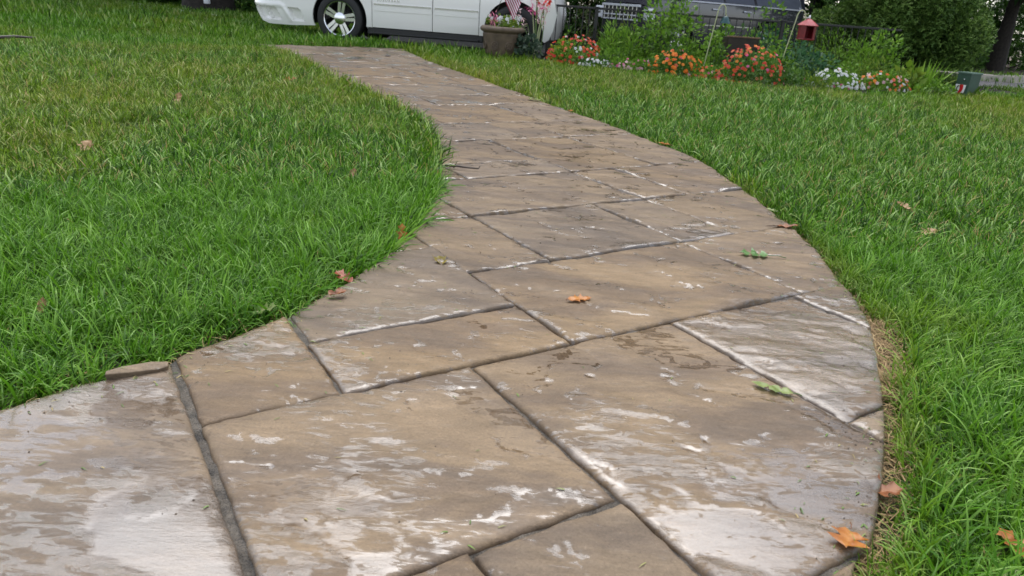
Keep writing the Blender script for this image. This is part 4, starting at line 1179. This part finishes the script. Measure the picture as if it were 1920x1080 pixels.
big_bush()

# ------------------------------------------------------------------ trees
def tree_meshes(seed, ht, cr, base, nl, leaf):
    r = np.random.default_rng(seed)
    tr = MB(); pts = []; k = 7
    for i in range(k):
        f = i / (k - 1); pts.append((r.normal(0, .05) * f * 3, r.normal(0, .05) * f * 3, ht * .8 * f))
    tr.tube(pts, [.30 * (1 - .8 * i / (k - 1)) + (.12 if i == 0 else 0) for i in range(k)], 12)
    cs = []; rs = []
    for i in range(34):
        f = r.uniform(0, 1); z = base + (ht - base) * f; a = r.uniform(0, 6.28)
        e = cr * math.sin(math.pi * (0.16 + .80 * f)) ** .7 * r.uniform(.5, 1.0)
        p = np.array([math.cos(a) * e, math.sin(a) * e, z]); cs.append(p); rs.append(cr * r.uniform(.24, .40))
        z0 = max(1.6, z - e * .7)
        if i < 18: tr.tube([(0, 0, min(z0, ht * .75)), (p[0] * .5, p[1] * .5, (z0 + z) / 2 + .1), tuple(p)], [.09, .06, .02], 6, cap=False)
    trunk = tr.build('trunk', MAT['bark'], None, True).data
    bpy.data.objects.remove(bpy.data.objects['trunk'] if 'trunk' in bpy.data.objects and bpy.data.objects['trunk'].data == trunk else [o for o in bpy.data.objects if o.data == trunk][0])
    cs, rs = np.array(cs), np.array(rs)
    p, u, kk = cloud(nl, cs, rs, r, .8, .35)
    d = u * .6 + rand_unit(nl, r) * .7 + np.array([0, 0, -.15])
    V, F, q = scatter(p, d, leaf * r.uniform(.6, 1.3, nl), r, SPRAY_V, SPRAY_F)
    crown = np_mesh('crown', V, F, G_TREE, False, {'tint': np.repeat(np.clip(.35 * r.uniform(size=len(cs))[kk] + .65 * r.uniform(size=nl), 0, 1), q)})
    return trunk, crown
TM = [tree_meshes(501, 13.5, 4.3, 2.6, 9000, .48), tree_meshes(502, 16.0, 4.6, 3.2, 9500, .5), tree_meshes(503, 11.5, 3.8, 1.6, 8500, .45)]
def tree(x, y, kind, s, rz, label, fat=1.0):
    t = empty('garden_tree', (x, y, -.06), label, 'tree', 'trees standing behind the driveway', rz)
    for nm, me in zip(('trunk', 'crown'), TM[kind]):
        o = link(nm, me, t)
        if nm == 'trunk': o.scale = (fat, fat, 1)
    t.scale = (s, s, s)
    return t
tree(-9.05, 21.6, 1, 1.0, .4, 'massive dark trunked tree behind the rear bumper of the white car', 1.75)
tree(-11.6, 24.6, 0, 1.0, 2.2, 'tree with brown trunk at the top left behind the far lawn', 1.0)
tree(-4.2, 23.5, 1, 1.05, 1.1, 'tall leafy tree directly behind the white car')
tree(.6, 24.0, 0, 1.1, 3.0, 'dark leafy tree between the white car and the black car', 1.2)
tree(4.6, 26.5, 1, 1.1, 4.4, 'tall tree behind the black car')
tree(9.0, 24.5, 2, 1.1, 5.2, 'low crowned tree behind the big bush')
tree(12.5, 20.6, 2, .95, .9, 'dark conifer like tree on the bank beyond the road', .6)
tree(17.5, 25.0, 1, 1.0, 2.9, 'tree farthest right on the brown bank')
tree(-17.0, 30.0, 0, 1.1, 1.9, 'distant tree beyond the hose on the left lawn')
tree(-1.8, 29.0, 1, 1.15, 5.5, 'tall tree in the second row behind the white car')

def hedge_shrub(x, y, rx, ry, rz, seed, label):
    t = empty('background_shrub', (x, y, -.05), label, 'shrub', 'dark shrubs behind the driveway')
    r = np.random.default_rng(seed); c, rr = clumps(40, rx, ry, rz, .5, r, .15)
    foliage('foliage', t, c, rr, 2600, .2, G_DARK, seed + 1, SPRAY_V, SPRAY_F)
    stems('stems', t, c[:8], .03, MAT['bark'], seed)
hedge_shrub(-12.6, 23.9, 1.5, 1.0, 2.2, 601, 'dark shrub left of the brown trunk at the top left')
hedge_shrub(-10.4, 23.6, 1.3, 1.0, 2.0, 604, 'dark shrub between the brown trunk and the massive trunk')
hedge_shrub(-7.0, 22.6, 1.8, 1.2, 3.0, 607, 'dark shrub right of the massive trunk behind the white car')
hedge_shrub(-1.2, 21.5, 2.2, 1.2, 3.0, 610, 'dark shrub behind the front of the white car')
hedge_shrub(.9, 18.9, 1.4, .9, 2.6, 613, 'dark shrub behind the black fence post')
hedge_shrub(8.6, 19.2, 1.8, 1.2, 3.2, 616, 'dark shrub between the black car and the big bush')
hedge_shrub(-15.5, 27.0, 2.4, 1.4, 2.6, 619, 'dark shrub farthest left beyond the lawn')
hedge_shrub(14.6, 23.5, 2.4, 1.4, 2.0, 622, 'shrub on the brown bank right of the dark trunk')
hedge_shrub(10.4, 20.3, 1.2, 1.0, 1.6, 625, 'shrub on the brown bank left of the dark trunk')
hedge_shrub(12.0, 24.0, 2.2, 1.4, 3.6, 631, 'dense shrub behind the big bush and left of the slim dark trunk')
hedge_shrub(17.0, 27.0, 3.0, 1.6, 3.8, 634, 'dense tall shrub at the right edge beyond the brown bank')
hedge_shrub(7.5, 21.2, 1.4, 1.0, 3.4, 637, 'dark shrub directly behind the tail of the black car')
hedge_shrub(4.5, 24.2, 3.2, 1.2, 3.6, 628, 'wide dark shrub behind the roof of the black car')

# ------------------------------------------------------------------ pot, flag
pot = empty('flower_pot', (-.44, 11.98, -.035), 'weathered brown round garden pot with rosette medallions and white flowers', 'pot')
b = MB(); b.lathe([(.001, 0), (.21, 0), (.225, .02), (.245, .10), (.275, .24), (.292, .335), (.296, .36), (.288, .372), (.292, .385), (.315, .395), (.335, .415), (.338, .44), (.325, .462), (.305, .472), (.285, .465), (.27, .43), (.001, .42)], n=48)
b.build('pot_body', MAT['pot'], pot, True); pot.scale = (1.03, 1.03, 1.04)
for k in range(8):
    a = -math.pi / 2 - .35 + 2 * math.pi * k / 8; ro = MB()
    c = Vector((math.cos(a), math.sin(a), 0)); tn = Vector((-math.sin(a), math.cos(a), 0)); R0 = .268
    ring = [c * (R0 + .006) + tn * .052 * math.cos(t) + Vector((0, 0, .205 + .055 * math.sin(t))) for t in np.linspace(0, 2 * math.pi, 17)]
    ro.tube(ring, .009, 6, cap=False)
    for j in range(6):
        t = j * math.pi / 3; q = c * (R0 + .004) + tn * .026 * math.cos(t) + Vector((0, 0, .205 + .028 * math.sin(t)))
        ro.box(tuple(q), (.022, .022, .018), rz=a)
    ro.build('medallion', MAT['pot'], pot, True)
cc, cr_ = clumps(18, .24, .24, .16, .08, np.random.default_rng(701)); cc[:, 2] += .44
foliage('leaves', pot, cc, cr_, 360, .065, G_LIME, 702, zmin=.42)
r7 = np.random.default_rng(703)
for i in range(26):
    o = bpy.data.objects.new('flower', FL['white']); COL.objects.link(o); o.parent = pot
    a = r7.uniform(0, 6.28); q = r7.uniform(.05, .25); o.location = (math.cos(a) * q + .03, math.sin(a) * q, .53 + r7.uniform(0, .09)); o.rotation_euler = (rad(60), r7.normal(0, .4), r7.normal(0, .5)); o.scale = (1.3,) * 3
n = 16; p = np.array([-.13, -.06, .56])[None] + r7.normal(0, .035, (n, 3)) * np.array([1, 1, 2.2]); V, F, k = scatter(p, rand_unit(n, r7) + np.array([0, 0, .9]), r7.uniform(.07, .15, n), r7, SLIM_V)
link('magenta_bloom', np_mesh('magenta_bloom', V, F, P_PINK, False, {'tint': np.repeat(r7.uniform(0, .3, n), k)}), pot)

def make_flag(loc, rz, label, tilt):
    """small stick flag, cloth hanging in folds; canton beside the stick at the top"""
    t = empty('small_flag', loc, label, 'flag', 'small striped flags on sticks', rz)
    b = MB(); b.tube([(-.28, 0, 0), (0, 0, .78)], .005, 8); b.lathe([(.001, .80), (.010, .79), (.010, .775), (.001, .77)], n=10); b.build('stick', MAT['wood'], t, True)
    W, Hh = .38, .28; nx = 26; V = []; F = []; mi = []
    ct, s_ = math.cos(tilt), math.sin(tilt)
    def pt(u, v, off=0.0):
        # u along the fly, v down the hoist; the fly end droops
        x, z = u * W, -v * Hh
        X = x * ct + z * .34; Z = -x * s_ + z * .94
        Y = .018 * math.sin(u * 9 + v * 2) * u + .012 * math.sin(v * 7 + 1) * u
        return (X + .005, Y + off, .77 + Z)
    for j in range(14):
        for i in range(nx + 1): V.append(pt(i / nx, j / 13))
    for j in range(13):
        for i in range(nx):
            a = j * (nx + 1) + i; F.append((a, a + nx + 1, a + nx + 2, a + 1)); mi.append(2 if (j < 7 and i < nx * .4) else (0 if j % 2 == 0 else 1))
    me = np_mesh('cloth', np.array(V), np.array(F), [MAT['flagred'], MAT['flagwhite'], MAT['flagblue']], True, None, mi)
    cl = link('cloth', me, t)
    st = MB()
    for rr in range(9):
        for c in range(6 if rr % 2 == 0 else 5):
            u = (.4 / 12) * (1 + 2 * c + (rr % 2)); v = (7 / 13 / 10) * (rr + 1)
            for off in (-.002, .002):
                ps = []
                for k in range(10):
                    q = .0145 if k % 2 == 0 else .006; an = math.pi / 2 + k * math.pi / 5
                    ps.append(pt(u + q * math.cos(an) / W * .8, v + q * math.sin(an) / Hh * .8, off))
                st.add(ps + [pt(u, v, off)], [(k, (k + 1) % 10, 10) for k in range(10)])
    st.build('stars', MAT['flagwhite'], cl)
    return t
make_flag((-.36, 11.75, .38), rad(-4), 'small striped flag hanging over the brown flower pot', rad(62))
make_flag((-12.35, 22.75, -.30), rad(6), 'small striped flag standing in the far lawn at the top left', rad(62))

# ------------------------------------------------------------------ fence
fence = empty('iron_fence', (0, 0, 0), 'black iron garden fence with slim pickets running behind the flowers', 'fence')
FA = Vector((.30, 12.75, 0)); FB = Vector((5.9, 12.45, 0))
def fpt(f, z): p = FA.lerp(FB, f); return (p.x, p.y, z)
b = MB(); b.box(tuple((FA + FB) / 2 + Vector((0, 0, .815))), ((FB - FA).length + .02, .035, .035), rz=math.atan2(FB.y - FA.y, FB.x - FA.x)); b.build('top_rail', MAT['iron'], fence, bevel=.006)
b = MB(); b.box(tuple((FA + FB) / 2 + Vector((0, 0, .16))), ((FB - FA).length, .03, .03), rz=math.atan2(FB.y - FA.y, FB.x - FA.x)); b.build('bottom_rail', MAT['iron'], fence)
for i, f in enumerate((0, .135, .40, .67)):
    b = MB(); w = .07 if i == 0 else .055; hh = 1.30 if i == 0 else .875
    b.box(fpt(f, hh / 2 - .06), (w, w, hh), rz=.03); b.box(fpt(f, hh - .045), (w + .02, w + .02, .025)); b.build('post', MAT['iron'], fence, bevel=.005)
pm = None
for i in range(1, 52):
    f = i / 52
    if pm is None:
        b = MB(); b.box((0, 0, .48), (.013, .013, .63)); o = b.build('picket', MAT['iron'], fence); pm = o.data
    else: o = link('picket', pm, fence)
    p = fpt(f, 0); o.location = p

# ------------------------------------------------------------------ hooks, feeder, planter
def hook(base, top, end, label, group='cream shepherd hooks in the flower bed'):
    t = empty('shepherd_hook', base, label, 'hook', group)
    b0 = Vector(base); tp = Vector(top) - b0; e = Vector(end) - b0
    b = MB(); pts = [(0, 0, 0)]; sh = Vector((tp.x, tp.y, tp.z - .12))
    pts.append(tuple(sh * .5)); pts.append(tuple(sh))
    ctr = Vector(((sh.x + e.x) / 2, (sh.y + e.y) / 2, sh.z)); hw_ = (e.x - sh.x) / 2
    for k in range(1, 11):
        a = math.pi * (1 - k / 10); pts.append((ctr.x + hw_ * math.cos(a), ctr.y, sh.z + .12 * math.sin(a)))
    pts.append((e.x + .005, e.y, min(e.z, sh.z - .02))); pts.append((e.x + .022, e.y, min(e.z, sh.z - .02) - .006))
    b.tube(pts, .0078, 8); b.build('pole', MAT['hook'], t, True)
    f = MB(); f.tube([(-.07, 0, .09), (-.065, 0, 0), (0, 0, .10), (.065, 0, 0), (.07, 0, .09)], .006, 6); f.build('ground_prong', MAT['hook'], t, True)
    return t
hook((2.56, 11.2, -.03), (2.66, 11.2, .99), (2.775, 11.2, .89), 'cream shepherd hook holding a small dark teal bell')
hook((3.55, 10.9, -.03), (3.69, 10.9, .985), (3.815, 10.9, .885), 'cream shepherd hook holding the red bird feeder')
bell = empty('garden_bell', (2.785, 11.2, .74), 'small dark teal bell hanging from the left cream hook', 'bell')
b = MB(); b.lathe([(.075, .0), (.068, .02), (.05, .06), (.03, .09), (.012, .10), (.001, .10)], n=20); b.build('bell_cup', MAT['teal'], bell, True)
b = MB(); b.tube([(0, 0, .10), (0, 0, .135)], .004, 6); b.build('hanger', MAT['iron'], bell); b = MB(); b.lathe([(.001, -.03), (.018, -.015), (.001, 0)], n=10); b.build('clapper', MAT['iron'], bell)

fd = empty('bird_feeder', (3.87, 10.9, .60), 'red hanging bird feeder with a peaked roof on the right cream hook', 'bird feeder')
b = MB(); b.lathe([(.145, .185), (.15, .195), (.08, .245), (.02, .282), (.001, .285)], n=6); b.build('feeder_roof', MAT['feederroof'], fd)
b = MB()
for k in range(6):
    a = 2 * math.pi * (k + .5) / 6
    if k in (4,): continue
    c = (math.cos(a) * .098, math.sin(a) * .098, .105); b = MB(); b.box(c, (.008, .098, .165), rz=a); b.build('feeder_panel', MAT['feeder'], fd)
for k in range(6):
    a = 2 * math.pi * k / 6; b = MB(); b.box((math.cos(a) * .116, math.sin(a) * .116, .105), (.016, .016, .17), rz=a); b.build('corner_post', MAT['feeder'], fd)
b = MB(); b.lathe([(.001, .0), (.125, .0), (.13, .012), (.12, .022), (.001, .022)], n=6); b.build('feeder_tray', MAT['feeder'], fd)
b = MB(); b.tube([(0, 0, .28), (-.02, 0, .30), (-.04, 0, .285)], .004, 6); b.lathe([(.001, .33), (.012, .32), (.016, .30), (.010, .285)], n=10); b.build('hanger', MAT['whiteplastic'], fd)

pl = empty('wooden_planter', (3.2, 11.75, -.03), 'dark wooden planter box with bare soil behind the coral flowers', 'planter')
for (c, s) in (((0, -.16, .29), (.46, .03, .58)), ((0, .16, .29), (.46, .03, .58)), ((-.215, 0, .29), (.03, .29, .58)), ((.215, 0, .29), (.03, .29, .58))):
    b = MB(); b.box(c, s); b.build('side_board', MAT['wood'], pl, bevel=.004)
b = MB(); b.box((0, -.16, .592), (.50, .05, .02)); b.build('top_board', simple('pale_brown_wood', (.16, .09, .05), .6, var=.3, scale=14), pl, bevel=.003)
b = MB(); b.box((0, 0, .55), (.40, .29, .03)); b.build('soil', MAT['bank'], pl)

# ------------------------------------------------------------------ utility box with its sticker
ub = empty('utility_box', (6.42, 11.12, -.045), 'dark green utility box with white and red sticker at the right end of the lawn', 'utility box', None, rad(-66)); ub.scale = (.78, .78, .88)
# corner toward the viewer: local -x and -y faces meet there
b = MB(); b.box((0, 0, .195), (.27, .27, .39), taper=1.01); b.build('cabinet', MAT['boxgreen'], ub, bevel=.008)
b = MB(); b.box((0, 0, .402), (.30, .30, .026)); b.build('lid', simple('pale_green_lid', (.09, .15, .12), .35, var=.15), ub, bevel=.006)
b = MB(); b.box((0, 0, .02), (.29, .29, .04)); b.build('plinth', MAT['curb'], ub)
def on_face(pts, off, name, mat):
    # pts in (u right, v up) on the face y = -.137, as seen by the viewer
    bb = MB(); n = len(pts)
    ws = [(p[0], -.139 - .0045 * p[1] / .2 - off, p[1]) for p in pts]
    bb.add(ws + [(x, y + .003, z) for x, y, z in ws], [tuple(range(n)), tuple(reversed(range(n, 2 * n)))] + [(i, i + n, (i + 1) % n + n, (i + 1) % n) for i in range(n)])
    return bb.build(name, mat, ub)
on_face([(-.134, .085), (.075, .085), (.092, .215), (-.117, .215)], .004, 'sticker', MAT['sticker'])
on_face([(-.045, .078), (-.02, .075), (.02, .095), (.04, .13), (.045, .17), (.038, .215), (-.035, .215), (-.028, .18), (-.022, .15), (-.03, .11)], .0075, 'red_emblem', MAT['stickerred'])
ar = []
for k in range(11):
    a = rad(70 + 220 * k / 10); ar.append((-.046 + .042 * math.cos(a), .15 + .048 * math.sin(a)))
for k in range(10, -1, -1):
    a = rad(70 + 220 * k / 10); ar.append((-.040 + .030 * math.cos(a), .15 + .036 * math.sin(a)))
for k in range(10):
    on_face([ar[k], ar[k + 1], ar[20 - k], ar[21 - k]], .0105, 'black_arc', MAT['ink']) if k % 2 == 0 else on_face([ar[k], ar[k + 1], ar[20 - k], ar[21 - k]], .0105, 'black_arc', MAT['ink'])
b = MB(); b.lathe([(.001, -.012), (.012, -.008), (.012, .0), (.001, 0)], c=(.03, -.150, .30), axis='Y', n=12); b.build('lock', MAT['alloy'], ub)

# ------------------------------------------------------------------ far left small things
hz = MB(); hz.tube([(-16.5, 26.9, 0.03), (-13.2, 23.85, .03), (-10.6, 21.4, .02), (-7.6, 18.55, .02), (-7.2, 18.15, -.02)], .035, 8)
tag(hz.build('garden_hose', MAT['hose'], None, True), 'thin pale hose lying in a straight line across the far left lawn', 'hose')
gt = empty('hanging_tube', (-8.75, 20.75, .22), 'small white tube hanging in front of the massive dark trunk', 'tube')
b = MB(); b.lathe([(.001, 0), (.075, 0), (.085, .02), (.085, .26), (.06, .30), (.001, .30)], n=16); b.build('tube_body', MAT['whiteplastic'], gt, True)
b = MB(); b.tube([(0, 0, .30), (.02, .1, 1.0), (0, .45, 1.75)], .03, 6); b.build('cord', MAT['whiteplastic'], gt, True)

# ------------------------------------------------------------------ loose stone, leaves, twigs
sv = empty('loose_stone', (-.815, 1.405, .004), 'narrow loose stone sliver standing at the left path edge', 'stone', None, rad(27))
b = MB(); b.prism([(-.062, -.010), (-.02, -.014), (.045, -.016), (.062, -.010), (.064, .006), (.03, .014), (-.03, .010), (-.06, .002)], -.035, .012)
o = b.build('slab', MAT['stone'], sv, bevel=.003); o.rotation_euler = (rad(14), 0, 0)

def oak_outline(lobes, deep, pointed, wid):
    """half outline from base to tip, mirrored"""
    pts = [(0.012, 0.0)]
    for k in range(lobes):
        f = (k + .55) / (lobes + .45); w = wid * math.sin(math.pi * (f ** .85)) ** .8
        if pointed:
            pts += [(w * (1 - deep), f - .5 / lobes * .9), (w * .8, f - .12 / lobes), (w * 1.12, f + .22 / lobes), (w * .7, f + .25 / lobes)]
        else:
            pts += [(w * (1 - deep), f - .5 / lobes), (w * .92, f - .28 / lobes), (w, f), (w * .85, f + .22 / lobes)]
    pts.append((.03, .93)); R_ = pts; 
    return R_ + [(0.0, 1.0)] + [(-x, y) for x, y in reversed(R_)]
def leaf_thing(label, x, y, z, size, mat, rz, seed, lobes=4, deep=.55, pointed=True, wid=.36, curl=.5, tiltx=0.0, tilty=0.0, stem=.35, group='fallen leaves on the path and lawn'):
    r = np.random.default_rng(seed)
    size *= .9
    if z > .01: size *= .82; z -= .022
    elif 0 < z <= .01: z = .003
    tiltx *= .8; curl *= .6
    t = empty('fallen_leaf', (x, y, z), label, 'leaf', group, rz)
    P = np.array(oak_outline(lobes, deep, pointed, wid)); P[:, 0] *= r.uniform(.88, 1.12, len(P)); P[:, 1] += r.normal(0, .012, len(P))
    mid = np.array([(r.normal(0, .003), f) for f in np.linspace(.06, .94, 9)])
    lo, hi = P.min(0), P.max(0); G = np.stack(np.meshgrid(np.linspace(lo[0], hi[0], 9)[1:-1], np.linspace(lo[1], hi[1], 13)[1:-1]), -1).reshape(-1, 2)
    G = G[inside(G, P)]; G = G[dist_poly(G, P, True) > .02] if len(G) else G
    G = G[np.abs(G[:, 0]) > .03]
    pts = np.concatenate([P, mid, G]); n = len(P)
    d = delaunay_2d_cdt([Vector((float(a), float(b))) for a, b in pts], [(i, (i + 1) % n) for i in range(n)], [], 1, 1e-6)
    V2 = np.array([(v.x, v.y) for v in d[0]]); F = np.array(d[2])
    zz = curl * (V2[:, 0] ** 2) * 1.2 + curl * .35 * (V2[:, 1] - .45) ** 2 - .02 * np.exp(-(V2[:, 0] / .03) ** 2) + .05 * noise(V2[:, 0] * 5 + seed, V2[:, 1] * 5) * (1 + curl)
    V = np.column_stack([V2[:, 0], V2[:, 1] - .45, zz - zz.min() * 1.0]) * size
    ed = dist_poly(V2, P, True)
    tt = np.clip(.5 + .35 * noise(V2[:, 0] * 4 + seed, V2[:, 1] * 4) + .3 * (np.abs(V2[:, 0]) < .02), 0, 1)
    Rm = np.array(Matrix.Rotation(tiltx, 3, 'X') @ Matrix.Rotation(tilty, 3, 'Y')); V = V @ Rm.T; V[:, 2] -= V[:, 2].min()
    o = link('leaf_blade', np_mesh('leaf_blade', V, F, mat, True, {'tint': tt}), t)
    if stem > 0:
        b = MB(); s0 = Vector((0, -.45 * size, float(zz[np.argmin(V2[:, 1])] - zz.min()) * size))
        b.tube([s0, s0 + Vector((.02, -stem * .5, .03)) * size, s0 + Vector((.06, -stem, -.02)) * size], [size * .014, size * .012, size * .016], 5)
        so = b.build('leaf_stem', mat, t, True); so.data.transform(Matrix.Rotation(tiltx, 4, 'X') @ Matrix.Rotation(tilty, 4, 'Y'))
    return t
O_OR = leafmat('orange_leaf', [(0, (.17, .055, .014)), (.5, (.35, .125, .024)), (1, (.50, .22, .05))], .35, .2)
O_TAN = leafmat('tan_leaf', [(0, (.14, .075, .03)), (.5, (.27, .155, .065)), (1, (.38, .25, .12))], .5, .2)
O_BRN = leafmat('brown_leaf', [(0, (.08, .028, .014)), (.5, (.20, .07, .025)), (1, (.34, .14, .05))], .4, .2)
O_RED = leafmat('red_brown_leaf', [(0, (.12, .02, .012)), (.5, (.26, .06, .03)), (1, (.42, .16, .09))], .35, .2)
O_OLV = leafmat('olive_leaf', [(0, (.10, .08, .012)), (.5, (.22, .17, .03)), (1, (.34, .27, .07))], .4, .2)
O_GRN = leafmat('fresh_green_leaf', [(0, (.05, .12, .03)), (.5, (.10, .21, .06)), (1, (.26, .38, .18))], .3, .3)
O_YGR = leafmat('yellow_green_leaf', [(0, (.11, .16, .04)), (.5, (.21, .27, .08)), (1, (.33, .37, .17))], .35, .3)
leaf_thing('bright orange oak leaf lying alone in the middle of the path', .203, 2.02, .006, .085, O_OR, rad(-72), 1, 4, .5, True, .30, .5, stem=.12)
leaf_thing('olive curled leaf on the long joint near the left edge', -.243, 2.26, .006, .065, O_OLV, rad(20), 2, 2, .6, True, .45, 1.6, rad(10))
leaf_thing('orange leaf standing upright in the left grass edge', -.412, 2.50, -.01, .085, O_OR, rad(8), 3, 3, .5, True, .26, .6, rad(62), rad(10))
leaf_thing('dark red leaf tucked under the grass at the left edge', -.515, 2.055, -.002, .075, O_RED, rad(60), 4, 3, .5, True, .4, 1.0, rad(24))
leaf_thing('red brown curled leaf on the left edge of the path', -.50, 1.925, .005, .062, O_BRN, rad(-60), 5, 2, .45, False, .36, 1.3, rad(8))
leaf_thing('pale yellow green leaf caught in the grass above the path corner', -.665, 1.79, .012, .10, O_YGR, rad(-95), 6, 3, .55, True, .34, .8, rad(25), rad(18))
leaf_thing('fresh green lobed leaf with pale stem on the right of the path', .895, 2.59, .006, .12, O_GRN, rad(78), 7, 3, .88, True, .46, .3, stem=.6)
leaf_thing('torn yellow green leaf lying across the lower right joint', .64, 1.54, .006, .11, O_YGR, rad(62), 8, 3, .72, False, .20, .2, stem=.2)
leaf_thing('orange tan star shaped leaf near the bottom right edge', .605, 1.012, .006, .066, O_OR, rad(150), 9, 2, .62, True, .55, .6, rad(5), stem=.4)
leaf_thing('brown leaf with long stem at the right edge above the star leaf', .74, 1.18, -.012, .085, O_BRN, rad(-100), 10, 3, .5, True, .4, .9, rad(10), stem=.9)
leaf_thing('tan leaf in the right lawn nearer the path', 1.88, 3.50, .035, .10, O_TAN, rad(30), 11, 3, .4, False, .42, 1.2, rad(20))
leaf_thing('tan orange leaf in the right lawn below its paler neighbour', 1.785, 3.06, .032, .11, O_TAN, rad(-55), 12, 3, .5, False, .4, 1.2, rad(15))
leaf_thing('brown folded leaf standing in the left lawn near the path bend', -.78, 3.33, .028, .08, O_TAN, rad(-10), 13, 2, .3, False, .34, 1.8, rad(58))
leaf_thing('pale leaf caught in the grass of the left lawn', -2.13, 3.50, .03, .12, O_TAN, rad(15), 14, 3, .4, False, .4, 1.0, rad(35))
leaf_thing('pale brown leaf near the dark hole in the left lawn', -2.45, 5.20, .03, .12, O_TAN, rad(5), 15, 2, .3, False, .3, 1.0, rad(50))
leaf_thing('orange folded leaf on the far left lawn beside the path', -2.15, 6.72, .03, .19, O_OR, rad(-80), 16, 3, .6, True, .45, 1.6, rad(20))
leaf_thing('pale pink tan leaf deep in the lower left grass', -1.205, 1.69, .02, .06, O_TAN, rad(10), 17, 2, .3, False, .3, 1.0, rad(60))
leaf_thing('brown leaf with long thin stem at the right edge by the green leaf', 1.165, 3.03, .0, .10, O_BRN, rad(-88), 18, 3, .4, False, .28, 1.0, rad(8), stem=1.0)
leaf_thing('small orange leaf on the right edge where the path bends', .95, 4.90, .0, .10, O_OR, rad(40), 19, 3, .5, True, .4, .8)
leaf_thing('small dull orange leaf on the far right edge of the path', .39, 6.24, .0, .10, O_OR, rad(-20), 20, 3, .5, True, .35, .6)
leaf_thing('pale green leaf on the far part of the path', .08, 6.76, .006, .14, O_YGR, rad(70), 21, 3, .6, True, .4, .8)
leaf_thing('orange leaf in the grass at the bottom right corner', .90, 1.03, .0, .07, O_OR, rad(20), 22, 3, .5, True, .42, .9, rad(15))
leaf_thing('yellow leaf under the corner orange leaf', .865, .96, -.012, .06, O_YGR, rad(110), 23, 3, .5, False, .42, .6)
leaf_thing('brown crumpled leaf on the soil at the right edge', .90, 1.60, -.03, .05, O_BRN, rad(110), 24, 2, .4, False, .4, 1.6)
leaf_thing('tan leaf at the left edge under the bend', -.40, 2.72, -.01, .06, O_TAN, rad(20), 25, 3, .5, False, .4, 1.2, rad(20))
leaf_thing('pale leaf on the right edge beside the paving corner', 1.185, 3.32, -.005, .07, O_YGR, rad(40), 26, 3, .5, False, .35, .9)
def twig_thing(label, pts, r0, loc, cat='twig', name='twig'):
    b = MB(); b.tube(pts, [r0 * (1 - .5 * i / (len(pts) - 1)) for i in range(len(pts))], 7)
    o = b.build(name, MAT['twig'], None, True); o.location = loc; tag(o, label, cat)
twig_thing('short dark twig lying on the path near the left bend', [(-.09, .02, 0), (-.03, .0, .006), (.03, -.012, .004), (.085, -.012, .003), (.088, -.005, .012)], .006, (-.30, 3.69, .012))
twig_thing('dark stick in the far left lawn at the frame edge', [(-.15, -.10, 0), (0, 0, .02), (.16, .14, .01)], .022, (-5.95, 8.7, .04))
for i, (x, y, s, lb) in enumerate(((-1.945, 10.45, .03, 'black crumb of debris on the far end of the path'), (.567, 1.962, .008, 'flat dark pebble in the cross joint of the path'), (.852, 1.305, .006, 'small grey pebble beside the right path edge'), (-2.35, 11.2, .02, 'dark crumb near the end of the path'))):
    b = MB(); b.lathe([(.001, -s * .4), (s * .8, -s * .3), (s, 0), (s * .7, s * .35), (.001, s * .45)], n=9)
    o = b.build('pebble', MAT['twig'] if i != 2 else MAT['bank'], None, True); o.location = (x, y, s * .4 + (.0 if i != 1 else -.004)); o.scale = (1.3, .9, .7); tag(o, lb, 'pebble', 'small bits on the paving')
